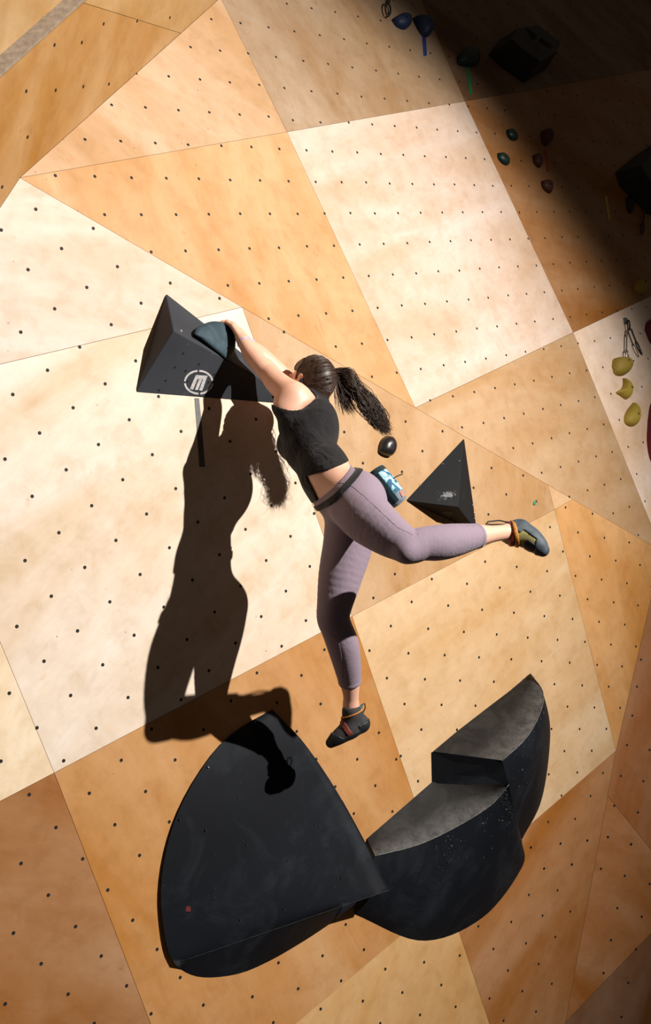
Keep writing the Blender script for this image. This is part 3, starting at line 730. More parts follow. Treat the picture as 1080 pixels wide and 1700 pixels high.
# green scrap on the wall
dome('hold_scrap', [(885, 832), (888, 831), (889, 835), (887, 839), (884, 838)], PLA, .006, simple('green_plastic', (.03, .25, .14), .5), 'tiny green plastic scrap near the raised shoe', cat='scrap', bolt=False, n=10)
# dark box volumes in the shade
def boxvol(name, px, pl, hgt, mat, lab, shrink=.78, shift=(0, 0)):
    base = [onp(x, y, pl) for x, y in px]; c = np.mean(base, 0); n = pl[1]
    top = [c + (b - c) * shrink + n * hgt + R * shift[0] + U * shift[1] for b in base]; m = len(base)
    o = mesh(name, base + top, [list(range(m))[::-1], [m + i for i in range(m)]] + [[j, (j + 1) % m, m + (j + 1) % m, m + j] for j in range(m)], mat, origin=c)
    bevel(o, .008, 2); tag(o, lab, 'climbing volume'); return o, top
M_SHADEVOL = painted('black_shade_volume', (.006, .0055, .006), (.12, .12, .12), (.62, .9), .4, .45, 9)
v1, t1_ = boxvol('faceted_volume', z4([(470, 205), (512, 150), (600, 136), (706, 216), (690, 258), (606, 312), (515, 250)]), PLD, .16, M_SHADEVOL, 'black faceted volume in the dark upper right')
v2, t2_ = boxvol('faceted_volume', z4([(944, 645), (1010, 588), (1110, 520), (1180, 640), (1120, 820), (1062, 800), (960, 694)]), PLB, .15, M_SHADEVOL, 'black faceted volume cut by the right edge', .7)
for vol, tp, pl in ((v1, t1_, PLD), (v2, t2_, PLB)):
    c = np.mean(tp, 0); n = pl[1]
    for k in (-1, 1):
        q_ = c + unit(R - U * .7) * .06 * k + (U + R * .6) * .02
        e1, e2 = unit(R - .7 * U), unit(U + .5 * R)
        vv = [q_ + e1 * a * .045 + e2 * b * .014 + n * h for h in (.0005, .004) for a, b in ((-1, -1), (1, -1), (1, 1), (-1, 1))]
        o = mesh('pale_edge', vv, [[0, 1, 2, 3], [7, 6, 5, 4], [0, 4, 5, 1], [1, 5, 6, 2], [2, 6, 7, 3], [3, 7, 4, 0]], M_BLKTOP, vol); fix_normals(o)  # lit facet edges, painted as pale bars on the dark boxes
# quickdraws
def loop_pts(c, ax, up, w, h, n=20, pinch=.25):
    return [c + ax * (w * math.sin(2 * math.pi * i / n) * (1 + pinch * math.cos(2 * math.pi * i / n))) + up * (h * math.cos(2 * math.pi * i / n)) for i in range(n + 1)]
def carabiner(name, a, b, w, pl, parent, lift=.02, mat=None):
    pa, pb = onp(*a, pl) + pl[1] * lift, onp(*b, pl) + pl[1] * lift
    up = (pa - pb); h = np.linalg.norm(up) / 2; up = unit(up); ax = unit(np.cross(up, pl[1] + .3 * R))
    return mesh(name, *tube(loop_pts((pa + pb) / 2, ax, up, w, h), .0055, 8), mat or M_DARKSTEEL, parent, smooth=True)
M_SLING = cloth('black_webbing', (.02, .02, .022), 600)
M_SLINGR = cloth('dark_red_webbing', (.12, .02, .02), 600)
qd = empty('quickdraw', onp(*z5([(872, 380)])[0], PLB)); tag(qd, 'steel hanger with quickdraws on the pale right panel above yellow holds', 'quickdraw')
hg = [onp(*p, PLB) for p in z5([(862, 366), (882, 368), (886, 400), (866, 404)])]; n = PLB[1]
vv, ff = ngon('x', [p + n * .004 for p in hg], None, None, .003); o = mesh('hanger', vv, ff, M_STEEL, qd); fix_normals(o)
carabiner('carabiner', *z5([(880, 388), (880, 442)]), .018, PLB, qd)
def sling(name, pts, pl, w, mat, parent, lift=.02):
    q_ = [onp(*p, pl) + pl[1] * lift for p in pts]; r_ = []
    for i, p in enumerate(q_):
        t = unit(q_[min(i + 1, len(q_) - 1)] - q_[max(0, i - 1)]); s = unit(np.cross(t, pl[1]))
        r_.append([p + s * w + pl[1] * .0015, p - s * w + pl[1] * .0015, p - s * w - pl[1] * .0015, p + s * w - pl[1] * .0015])
    o = mesh(name, *loft(r_), mat, parent); fix_normals(o); return o
sling('sling', z5([(874, 436), (868, 480), (867, 560)]), PLB, .006, M_STEEL, qd)
carabiner('carabiner', *z5([(869, 556), (872, 612)]), .020, PLB, qd, mat=M_STEEL)
sling('sling', z5([(886, 436), (900, 475), (918, 520)]), PLB, .010, M_SLING, qd, .03)
carabiner('carabiner', *z5([(912, 510), (946, 582)]), .020, PLB, qd, .03)
qd2 = empty('quickdraw', onp(*z4([(96, 0)])[0], PLD)); tag(qd2, 'dark quickdraw hanging at the top edge left of the blue holds', 'quickdraw')
carabiner('carabiner', *z4([(92, 22), (88, 68)]), .024, PLD, qd2, .02)
sling('sling', z4([(98, -30), (96, 0), (93, 28)]), PLD, .008, M_SLING, qd2)
qd3 = empty('quickdraw', onp(*z4([(1045, 790)])[0], PLB)); tag(qd3, 'dark quickdraw hanging below the black right-edge volume', 'quickdraw')
sling('sling', z4([(1048, 770), (1044, 820), (1040, 848)]), PLB, .008, M_SLING, qd3)
carabiner('carabiner', *z4([(1042, 838), (1036, 878)]), .022, PLB, qd3)
# small black knob hanging beside it
dome('knob_hold', z4([(985, 742), (1000, 732), (1012, 745), (1012, 790), (1000, 798), (988, 780)]), PLB, .03, M_SHADEVOL, 'small black hold under the right-edge black volume', bolt=False)
# ------------------------------------------------------------------ the climber, modelled as a distance field
HG = .0045
class Field:
    def __init__(s, lo, hi, h=HG):
        s.lo = np.asarray(lo, float); s.h = h; s.n = np.ceil((np.asarray(hi) - s.lo) / h).astype(int) + 1
        s.f = np.full(s.n, 1.0, np.float32)
    def sub(s, lo, hi):
        a = np.clip(np.floor((np.asarray(lo) - s.lo) / s.h).astype(int), 0, s.n); b = np.clip(np.ceil((np.asarray(hi) - s.lo) / s.h).astype(int) + 1, 0, s.n)
        sl = tuple(slice(i, j) for i, j in zip(a, b))
        ax = [s.lo[k] + s.h * np.arange(a[k], b[k]) for k in range(3)]
        return sl, np.stack(np.meshgrid(*ax, indexing='ij'), -1).astype(np.float32)
    def add(s, prim, k=.012):
        d, lo, hi = prim; m = .05
        sl, p = s.sub(lo - m, hi + m)
        if p.size == 0: return s
        g = s.f[sl]; e = d(p).astype(np.float32)
        if k > 0:
            q = np.clip(.5 + .5 * (g - e) / k, 0, 1); s.f[sl] = g * (1 - q) + e * q - k * q * (1 - q)
        else: s.f[sl] = np.minimum(g, e)
        return s
    def cut(s, fn, lo=None, hi=None):
        sl, p = s.sub(s.lo if lo is None else lo, (s.lo + s.h * s.n) if hi is None else hi)
        s.f[sl] = np.maximum(s.f[sl], fn(p)); return s
    def copy(s):
        c = Field.__new__(Field); c.lo, c.h, c.n, c.f = s.lo, s.h, s.n, s.f.copy(); return c
    def crop(s, lo, hi):
        sl, _ = s.sub(lo, np.asarray(lo) + 1e-6); a = np.clip(np.floor((np.asarray(lo) - s.lo) / s.h).astype(int), 0, s.n - 2)
        b = np.clip(np.ceil((np.asarray(hi) - s.lo) / s.h).astype(int) + 1, a + 2, s.n)
        c = Field.__new__(Field); c.lo = s.lo + a * s.h; c.h = s.h; c.n = b - a; c.f = s.f[a[0]:b[0], a[1]:b[1], a[2]:b[2]].copy(); return c
    def mesh(s, smooth_it=1):
        f = s.f; f[0], f[-1] = 1, 1; f[:, 0], f[:, -1] = 1, 1; f[:, :, 0], f[:, :, -1] = 1, 1
        g = f < 0
        cs = [g[i:g.shape[0] - 1 + i, j:g.shape[1] - 1 + j, k:g.shape[2] - 1 + k] for i in (0, 1) for j in (0, 1) for k in (0, 1)]
        al = cs[0].copy(); an = cs[0].copy()
        for c in cs[1:]: al &= c; an |= c
        act = an & ~al; idx = np.argwhere(act); N_ = len(idx)
        num = np.full(act.shape, -1, np.int32); num[act] = np.arange(N_)
        corner = np.array([(i, j, k) for i in (0, 1) for j in (0, 1) for k in (0, 1)])
        vals = np.stack([f[idx[:, 0] + c[0], idx[:, 1] + c[1], idx[:, 2] + c[2]] for c in corner], 1)
        acc = np.zeros((N_, 3)); cnt = np.zeros(N_)
        for a in range(8):
            for b in range(a + 1, 8):
                if np.abs(corner[a] - corner[b]).sum() != 1: continue
                va, vb = vals[:, a], vals[:, b]; m = (va < 0) != (vb < 0)
                t = np.where(m, va / np.where(m, va - vb, 1), 0)
                acc += np.where(m[:, None], corner[a] + t[:, None] * (corner[b] - corner[a]), 0); cnt += m
        v = (idx + acc / cnt[:, None]) * s.h + s.lo
        quads = []
        for ax in range(3):
            o1, o2 = (ax + 1) % 3, (ax + 2) % 3
            sl0 = [slice(None)] * 3; sl1 = [slice(None)] * 3; sl0[ax] = slice(0, -1); sl1[ax] = slice(1, None)
            A, B = g[tuple(sl0)], g[tuple(sl1)]; e = np.argwhere(A != B)
            e = e[(e[:, o1] > 0) & (e[:, o2] > 0) & (e[:, o1] < g.shape[o1] - 1) & (e[:, o2] < g.shape[o2] - 1)]
            def at(d1, d2):
                q = e.copy(); q[:, o1] += d1; q[:, o2] += d2; return num[q[:, 0], q[:, 1], q[:, 2]]
            qd_ = np.stack([at(-1, -1), at(0, -1), at(0, 0), at(-1, 0)], 1)
            fl = A[e[:, 0], e[:, 1], e[:, 2]]
            qd_[~fl] = qd_[~fl][:, ::-1]; quads.append(qd_)
        q = np.concatenate(quads)
        for _ in range(smooth_it):
            s_ = np.zeros_like(v); c_ = np.zeros(len(v))
            for a in range(4):
                b = (a + 1) % 4
                np.add.at(s_, q[:, a], v[q[:, b]]); np.add.at(c_, q[:, a], 1)
                np.add.at(s_, q[:, b], v[q[:, a]]); np.add.at(c_, q[:, b], 1)
            v = .5 * v + .5 * s_ / np.maximum(c_, 1)[:, None]
        return v, q
def cap(a, b, ra, rb):
    a, b = np.asarray(a, np.float32), np.asarray(b, np.float32); ab = b - a; L2 = float(ab @ ab) + 1e-9
    def d(p):
        h = np.clip(((p - a) @ ab) / L2, 0, 1); return np.linalg.norm(p - a - h[..., None] * ab, axis=-1) - (ra + (rb - ra) * h)
    r = max(ra, rb); return d, np.minimum(a, b) - r, np.maximum(a, b) + r
def ell(c, axes, rad):
    c = np.asarray(c, np.float32); B = np.stack([unit(a) for a in axes], 1).astype(np.float32); rad = np.asarray(rad, np.float32)
    def d(p):
        q = (p - c) @ B; k0 = np.linalg.norm(q / rad, axis=-1); k1 = np.linalg.norm(q / rad ** 2, axis=-1)
        return k0 * (k0 - 1) / np.maximum(k1, 1e-6)
    e = np.abs(B * rad).sum(1); return d, c - e, c + e
def chain(F_, pts, rads, k=.012, k0=.02):       # one smooth tapering limb through the stations
    n = (len(pts) - 1) * 5 + 1
    q = spline(pts, n); r = [float(x[0]) for x in spline([[a] for a in rads], n)]
    seg = [cap(q[i], q[i + 1], r[i], r[i + 1]) for i in range(n - 1)]
    lo = np.min([s_[1] for s_ in seg], 0); hi = np.max([s_[2] for s_ in seg], 0); m = .05
    sl, p_ = F_.sub(lo - m, hi + m); tmp = np.full(p_.shape[:3], 1.0, np.float32); o_ = F_.lo + F_.h * np.array([s_.start for s_ in sl])
    t_ = Field.__new__(Field); t_.lo = o_; t_.h = F_.h; t_.n = np.array(tmp.shape); t_.f = tmp
    for s_ in seg:
        s2, pp = t_.sub(s_[1] - m, s_[2] + m); t_.f[s2] = np.minimum(t_.f[s2], s_[0](pp))
    g = F_.f[sl]; F_.f[sl] = smin(g, t_.f, k0) if k0 > 0 else np.minimum(g, t_.f)
def smin(a, b, k):
    q = np.clip(.5 + .5 * (a - b) / k, 0, 1); return a * (1 - q) + b * q - k * q * (1 - q)
def ortho(t, s):
    t = unit(t); s = unit(s - (s @ t) * t); return t, s, np.cross(s, t)       # up, left, front
FIELD_LO = np.array([-.98, -1.33, 1.45]); FIELD_HI = np.array([.36, .0, 3.58])

shL, shR = P(493, 664, .425), P(499, 657, .20)
neckb = P(521, 668, .36); chest = P(512, 723, .43); waist = P(543, 794, .57); pelv = P(577, 836, .655)
hipL, hipR = P(584, 838, .74), P(576, 862, .58)
t1, s1, f1 = ortho(neckb - chest, shL - shR)
t2, s2, f2 = ortho(waist - pelv, hipL - hipR)
tw, sw, fw = ortho(chest - waist, s1 + s2)
if f1 @ (-R) < 0: f1, f2, fw = -f1, -f2, -fw
Hc = P(514, 638, .335)
hf = unit(-.74 * R + .10 * U + .62 * FW); hu = U * .98 + R * .28; hu = unit(hu - (hu @ hf) * hf); hl = np.cross(hu, hf)
if hl @ (-FW) < 0: hl = -hl

torso = Field(FIELD_LO, FIELD_HI)
torso.add(ell(chest, (f1, s1, t1), (.104, .138, .165)), 0)
torso.add(ell(chest + t1 * .03 - f1 * .02, (f1, s1, t1), (.095, .15, .12)), .03)
for sg in (1, -1): torso.add(ell(chest + f1 * .068 + s1 * sg * .062 - t1 * .005, (f1, s1, t1), (.056, .062, .062)), .03)
torso.add(ell(waist + (chest - waist) * .25, (fw, sw, tw), (.088, .112, .13)), .05)
torso.add(ell(waist, (fw, sw, tw), (.092, .118, .12)), .05)
legs = torso.copy(); legs.f[:] = 1
legs.add(ell(pelv + t2 * .03, (f2, s2, t2), (.100, .148, .12)), 0)
legs.add(ell(pelv - f2 * .045 + s2 * .068 - t2 * .03, (f2, s2, t2), (.088, .090, .105)), .03)
legs.add(ell(pelv - f2 * .035 - s2 * .068 - t2 * .03, (f2, s2, t2), (.088, .090, .105)), .03)
# bent left leg, kicked out behind
lk = [P(592, 842, .76), P(612, 862, .84), P(645, 888, .94), P(672, 904, 1.00), P(684, 908, 1.02), P(700, 903, 1.03), P(726, 901, 1.045), P(752, 897, 1.055), P(790, 890, 1.065), P(818, 886, 1.07), P(842, 883, 1.07)]
lr = [.100, .096, .078, .063, .0585, .0590, .064, .060, .0445, .0335, .0315]
chain(legs, lk, lr, .03, .045)
kn = P(672, 916, 1.03); legs.add(ell(kn, (R, U, FW), (.036, .036, .036)), .03)
# right leg, hanging nearly straight
rk = [P(582, 868, .585), P(577, 905, .585), P(565, 955, .575), P(555, 1005, .56), P(553, 1026, .555), P(559, 1044, .545), P(568, 1068, .52), P(575, 1098, .49), P(580, 1130, .46), P(582, 1152, .445), P(582, 1170, .43)]
rr_ = [.102, .098, .086, .0675, .063, .0605, .0625, .0555, .0435, .034, .031]
chain(legs, rk, rr_, .03, .035)
lower = legs
arms = torso.copy(); arms.f[:] = 1
arms.add(ell(P(491, 664, .42), (s1, f1, t1), (.062, .068, .070)), 0)
al = [P(484, 656, .415), P(460, 636, .325), P(446, 620, .27), P(434, 608, .24), P(419, 590, .195), P(407, 573, .165), P(401, 563, .145)]
chain(arms, al, [.058, .050, .0435, .0405, .0385, .0285, .0255], .02, .03)
arms.add(ell(P(478, 672, .42), (s1, f1, t1), (.045, .062, .075)), .03)       # lat and armpit
ar_ = [P(497, 658, .20), P(470, 628, .19), P(434, 592, .165), P(416, 578, .14), P(404, 564, .090), P(400, 557, .080)]
arms.add(ell(shR, (s1, f1, t1), (.060, .060, .065)), .0)
chain(arms, ar_, [.056, .046, .040, .036, .027, .024], .02, .03)
arms.add(ell(shR - t1 * .04, (s1, f1, t1), (.05, .06, .075)), .03)
# trapezius and neck
up_ = torso.copy(); up_.f[:] = 1
nk = Hc - hu * .075 - hf * .01
up_.add(cap(neckb - t1 * .02, nk, .056, .050), 0)
for s_, q_ in ((1, shL), (-1, shR)): up_.add(cap(neckb - t1 * .02, q_ + (neckb - q_) * .25, .05, .052), .03)
# head with a face
up_.add(ell(Hc + hu * .018 - hf * .012, (hf, hl, hu), (.096, .076, .098)), .02)
up_.add(ell(Hc - hu * .050 + hf * .030, (hf, hl, hu), (.060, .056, .062)), .03)
up_.add(ell(Hc - hu * .088 + hf * .062, (hf, hl, hu), (.020, .026, .018)), .025)      # chin
up_.add(cap(Hc + hf * .084 + hu * .012, Hc + hf * .102 - hu * .026, .009, .013), .012)  # nose
for sg in (1, -1):
    up_.add(ell(Hc + hf * .074 + hl * sg * .034 + hu * .026, (hf, hl, hu), (.014, .024, .008)), .012)   # brow
    up_.add(ell(Hc + hf * .066 + hl * sg * .045 - hu * .022, (hf, hl, hu), (.018, .020, .016)), .02)    # cheek
    up_.add(ell(Hc + hf * .074 + hl * sg * .032 + hu * .006, (hf, hl, hu), (.012, .014, .010)), .004)   # eyelid
    e0 = Hc + hl * sg * .078 - hf * .004 - hu * .006
    for k in range(9):                                                                  # ear rim
        a_ = -2.2 + k * .55
        p_ = e0 + hf * (-.010 + .015 * math.cos(a_)) + hu * .027 * math.sin(a_) + hl * sg * .004
        up_.add(cap(p_, p_ + hu * .001, .0058, .0058), .004)
    up_.add(ell(e0 - hu * .0 - hf * .006, (hf, hl, hu), (.013, .005, .024)), .004)
up_.add(ell(Hc + hf * .082 - hu * .052, (hf, hl, hu), (.014, .022, .0055)), .005)      # lips
up_.add(ell(Hc + hf * .080 - hu * .061, (hf, hl, hu), (.014, .020, .006)), .005)
# hands: palm, four bent fingers of unequal length, thumb
def hand(wr, kn_c, tip_dir, spread, curl, sc=1.0, flip=1):
    d0 = unit(kn_c - wr); sp = unit(spread - (spread @ d0) * d0)
    pn = np.cross(d0, sp) * flip                                                        # back of the hand
    h_ = [cap(wr, wr + d0 * .02, .0245 * sc, .022 * sc)]
    for a in (-.030, -.010, .010, .028):
        h_.append(cap(wr + d0 * .012 + sp * a * .55, kn_c + sp * a, .015 * sc, .0125 * sc))
    L_ = (.040, .044, .042, .033)
    for i, a in enumerate((-.030, -.010, .010, .029)):
        p = kn_c + sp * a; d = d0
        for j, (l, r0, r1) in enumerate(((1.0, .0105, .0095), (.68, .0095, .0088), (.52, .0088, .0074))):
            d = unit(d * math.cos(curl[j]) - pn * math.sin(curl[j])); q_ = p + d * L_[i] * l * sc
            h_.append(cap(p, q_, r0 * sc, r1 * sc)); p = q_
    tb_ = wr + d0 * .022 - sp * .022; d = unit(d0 * .75 - sp * .62 - pn * .35)
    p = tb_ + d * .036; h_.append(cap(tb_, p, .0145 * sc, .0115 * sc)); q_ = p + unit(d0 * .9 - sp * .15 - pn * .45) * .030; h_.append(cap(p, q_, .011 * sc, .0090 * sc))
    h_.append(cap(q_, q_ + unit(d0 * .8 - pn * .6) * .022, .0092 * sc, .0078 * sc))
    return h_
spreadax = unit(P(392, 548, .25) - P(392, 548, .15))
hands = torso.copy(); hands.f[:] = 1
HL = hand(P(401, 563, .143), P(391, 546, .108), None, spreadax - U * .25, (.35, .75, .55), 1.0, 1)
HR = hand(P(400, 557, .080), P(391, 543, .050), None, spreadax - U * .15, (.45, .75, .5), .97, 1)
pnL = np.cross(unit(P(392, 546, .215) - P(401, 563, .212)), spreadax)
if pnL @ R < 0:                                                                         # back of the hand faces away from the hold
    HL = hand(P(401, 563, .143), P(391, 546, .108), None, spreadax - U * .25, (.35, .75, .55), 1.0, -1)
    HR = hand(P(400, 557, .080), P(391, 543, .050), None, spreadax - U * .15, (.45, .75, .5), .97, -1)
for h_ in HL: hands.add(h_, .006)
hr_f = torso.copy(); hr_f.f[:] = 1
for h_ in HR: hr_f.add(h_, .006)
hands.f = np.minimum(hands.f, hr_f.f); del hr_f
def smin(a, b, k):
    q = np.clip(.5 + .5 * (a - b) / k, 0, 1); return a * (1 - q) + b * q - k * q * (1 - q)
# feet inside the shoes
feet = torso.copy(); feet.f[:] = 1
fL = [P(842, 883, 1.07), P(858, 878, 1.085), P(876, 893, 1.12), P(890, 903, 1.15), P(901, 912, 1.165)]
fR = [P(582, 1168, .43), P(597, 1200, .435), P(578, 1212, .42), P(563, 1223, .40), P(549, 1234, .375)]
for q_ in (fL, fR):
    feet.add(cap(q_[0], q_[1], .028, .029), .01); feet.add(cap(q_[1], q_[2], .029, .029), .012); feet.add(cap(q_[2], q_[3], .029, .028), .01); feet.add(cap(q_[3], q_[4], .027, .016), .01); feet.add(cap(q_[0], q_[2], .026, .028), .02)

clothed = torso.copy(); clothed.f = smin(torso.f, legs.f, .05)
body = clothed.copy()
body.f = smin(body.f, smin(arms.f, up_.f, .02), .025); body.f = smin(body.f, hands.f, .010); body.f = smin(body.f, feet.f, .012)
person = empty('person', pelv)
tag(person, 'woman climber in black crop tank and mauve leggings swinging by both hands', 'person')
SKIN = skin_mat()
bv, bf = body.mesh(1)
mesh('body', bv, bf, SKIN, person, smooth=True)

# leggings: an even skin over hips and legs, cut at waist and calves
M_LEG = cloth('mauve_leggings', (.275, .215, .275), 1100, .8, .35)
M_TANK = cloth('black_cotton', (.0125, .0118, .0135), 900, .85, 1.0, 15)
M_BELT = cloth('black_webbing_belt', (.012, .012, .014), 700)
def raycut(a, b, da, db, dv):               # plane holding two points and the depth direction, tilted a little
    A_, B_ = P(*a, da), P(*b, db); n = unit(np.cross(B_ - A_, dv)); return A_, n
wA, wn_ = raycut((582, 766), (526, 834), .55, .62, FW * 1.0 + U * .16)
if wn_ @ (pelv - wA) > 0: wn_ = -wn_         # wn_ points up the torso
cL, cR = P(794, 889, 1.065), P(580, 1136, .455)
nL_, nR_ = unit(lk[-1] - lk[-4]), unit(rk[-1] - rk[-4])
leg = clothed.copy(); leg.f = smin(torso.f, legs.f, .05) - .0042
knee_fold = P(688, 886, 1.0)
leg.cut(lambda p: (p - wA) @ wn_ - .004)
leg.cut(lambda p: (p - cL) @ nL_); leg.cut(lambda p: (p - cR) @ nR_)
lv, lf = leg.mesh(1)
lego = mesh('leggings', lv, lf, M_LEG, person, smooth=True)
# hems at the calves and the side seams
def band(fld, off, c, n, w, name, mat, parent, extra=None, lo=None, hi=None, base=None):
    b = fld.crop(lo, hi) if lo is not None else fld.copy(); b.f = b.f - off
    b.cut(lambda p: np.abs((p - c) @ n) - w)
    if extra: b.cut(extra)
    v, f = b.mesh(1); return mesh(name, v, f, mat, parent, smooth=True)
band(clothed, .0055, cL - nL_ * .012, nL_, .0105, 'hem', M_LEG, lego, None, cL - .09, cL + .09)
band(clothed, .0055, cR - nR_ * .012, nR_, .0105, 'hem', M_LEG, lego, None, cR - .09, cR + .09)
def onsurf(fld, p, off, it=14):              # walk a point onto an offset of the field
    p = np.array(p, float)
    def val(q):
        i = np.clip(np.round((q - fld.lo) / fld.h).astype(int), 1, fld.n - 2); return fld.f[tuple(i)], i
    for _ in range(it):
        u = (p - fld.lo) / fld.h; i = np.clip(np.floor(u).astype(int), 1, fld.n - 3); w = u - i
        def tri(o): 
            j = i + o; c = fld.f[j[0]:j[0] + 2, j[1]:j[1] + 2, j[2]:j[2] + 2]
            c = c[0] * (1 - w[0]) + c[1] * w[0]; c = c[0] * (1 - w[1]) + c[1] * w[1]; return c[0] * (1 - w[2]) + c[1] * w[2]
        g = np.array([tri(np.eye(3, dtype=int)[k]) - tri(-np.eye(3, dtype=int)[k]) for k in range(3)]) / (2 * fld.h)
        p = p - g / max(1e-6, g @ g) * (tri(np.zeros(3, int)) - off) * .8
    return p
def nearest_front(px, py, d0):               # first surface met along the pixel ray
    r = unit(ray(px, py)); z0 = np.linalg.norm(P(px, py, d0 + .3) - CAM)
    for k in range(200):
        p = CAM + r * (z0 + k * .004); i = np.floor((p - clothed.lo) / clothed.h).astype(int)
        if (i > 1).all() and (i < clothed.n - 2).all() and clothed.f[tuple(i)] < .006: return p
    return P(px, py, d0)
def seam(px, d0, mat):
    pts = [onsurf(clothed, nearest_front(x, y, d0), .0045) for x, y in spline(px, 26)]
    return mesh('seam', *tube(pts, .0010, 6), mat, lego, smooth=True)
M_SEAM = cloth('mauve_seam_thread', (.30, .23, .31), 1200)
seam([(556, 800), (580, 806), (604, 824), (632, 850), (660, 876), (685, 888)], .8, M_SEAM)
seam([(692, 888), (712, 876), (740, 873), (770, 872), (790, 873)], 1.05, M_SEAM)
seam([(549, 1052), (560, 1062), (566, 1085), (568, 1110), (569, 1130)], .5, M_SEAM)
# tank top
tank = torso.copy(); tank.f = smin(smin(torso.f, smin(arms.f, up_.f, .02), .025), legs.f, .05) - .0065
hA, hn = raycut((570, 764), (488, 797), .50, .52, FW + U * .10)
if hn @ (pelv - hA) > 0: hn = -hn
hB, hnB = raycut((503, 780), (529, 833), .52, .60, FW)
if hnB @ R < 0: hnB = -hnB
hC, hnC = raycut((510, 838), (536, 826), .60, .60, FW)
if hnC @ U < 0: hnC = -hnC
tank.f -= .001
tank.cut(lambda p: np.minimum(-((p - hA) @ hn), np.maximum((p - hB) @ hnB, -((p - hC) @ hnC))))
aL = P(486, 654, .435); aR = P(494, 648, .17)
tank.cut(lambda p: .098 - np.linalg.norm(p - aL, axis=-1), aL - .3, aL + .3)
tank.cut(lambda p: .094 - np.linalg.norm(p - aR, axis=-1), aR - .3, aR + .3)
aL2 = P(440, 610, .26); 
tank.cut(lambda p: .16 - np.linalg.norm(p - aL2, axis=-1), aL2 - .3, aL2 + .3)
tank.cut(lambda p: .16 - np.linalg.norm(p - P(436, 596, .16), axis=-1))
nc = neckb + t1 * .045 + f1 * .015
tank.cut(lambda p: .070 - np.linalg.norm(p - nc, axis=-1), nc - .3, nc + .3)
tank.cut(lambda p: (p - (neckb + t1 * .035)) @ t1)
tv, tf = tank.mesh(1)
tk = mesh('tank_top', tv, tf, M_TANK, person, smooth=True)

# ---- hair
M_HAIR = new_mat('dark_brown_hair')
_m, nt, bs = M_HAIR; v_ = N(nt, 'ShaderNodeTexCoord').outputs['Object']
nt.links.new(mix(nt, ramp(nt, noise(nt, v_, 90, 3), [(.3, 0.), (.7, 1.)]), (.013, .007, .005), (.060, .031, .019)), bs.inputs['Base Color'])
bs.inputs['Roughness'].default_value = .46; bs.inputs['Specular IOR Level'].default_value = .4
M_HAIR = _m
hc0 = Hc + hu * .020 - hf * .014
hr3 = np.array([.106, .085, .107])
hair = Field(Hc - .17, Hc + .17, .004)
hair.add(ell(hc0, (hf, hl, hu), hr3), 0)
hair.add(cap(Hc - hu * .05 - hf * .045, Hc - hu * .088 - hf * .035, .052, .040), .03)
def haircut(p):
    q = p - Hc; x = q @ hf; z = q @ hu; y = np.abs(q @ hl)
    front = x - np.where(z > .045, .055 + .2 * (z - .045), np.where(z > .0, .022, -.022))
    ear = np.maximum(np.maximum(.028 - np.sqrt((x + .006) ** 2 + (z + .006) ** 2), .045 - y), -1)
    ear = .026 - np.sqrt((x + .008) ** 2 + (z + .008) ** 2)
    return np.maximum(np.maximum(front, -.105 - z), np.where(y > .05, ear, -1))
hair.cut(haircut)
hv, hq = hair.mesh(2)
hairo = mesh('hair', hv, hq, M_HAIR, person, smooth=True)
root = P(547, 623, .375)
rng = random.Random(11)
def hell(th, ph, o=1.0):                      # point on the hair shell
    v = hf * hr3[0] * math.cos(ph) * math.cos(th) + hl * hr3[1] * math.cos(ph) * math.sin(th) + hu * hr3[2] * math.sin(ph); return hc0 + v * o
bg = Bag()
rl = root - hc0; rloc = np.array([rl @ hf / hr3[0], rl @ hl / hr3[1], rl @ hu / hr3[2]]); rloc = unit(rloc)
for k in range(210):
    th = rng.uniform(-math.pi, math.pi); ph = rng.uniform(-.75, .75)
    a = np.array([math.cos(ph) * math.cos(th), math.cos(ph) * math.sin(th), math.sin(ph)])
    w = hc0 + hf * hr3[0] * a[0] + hl * hr3[1] * a[1] + hu * hr3[2] * a[2]
    if haircut(w[None])[0] > -.004: continue
    pts = []
    for i in range(9):
        t = i / 8; d = unit(a * (1 - t) + rloc * t); pts.append(hc0 + (hf * hr3[0] * d[0] + hl * hr3[1] * d[1] + hu * hr3[2] * d[2]) * (1.004 + .008 * math.sin(math.pi * t)))
    bg.add(tube(pts, [.0012 + .0018 * math.sin(math.pi * min(1, .15 + i / 9)) for i in range(9)], 5))
sg_ = bg.build('swept_hair_strands', M_HAIR, hairo); sg_['kind'] = 'stuff'
bg = Bag()
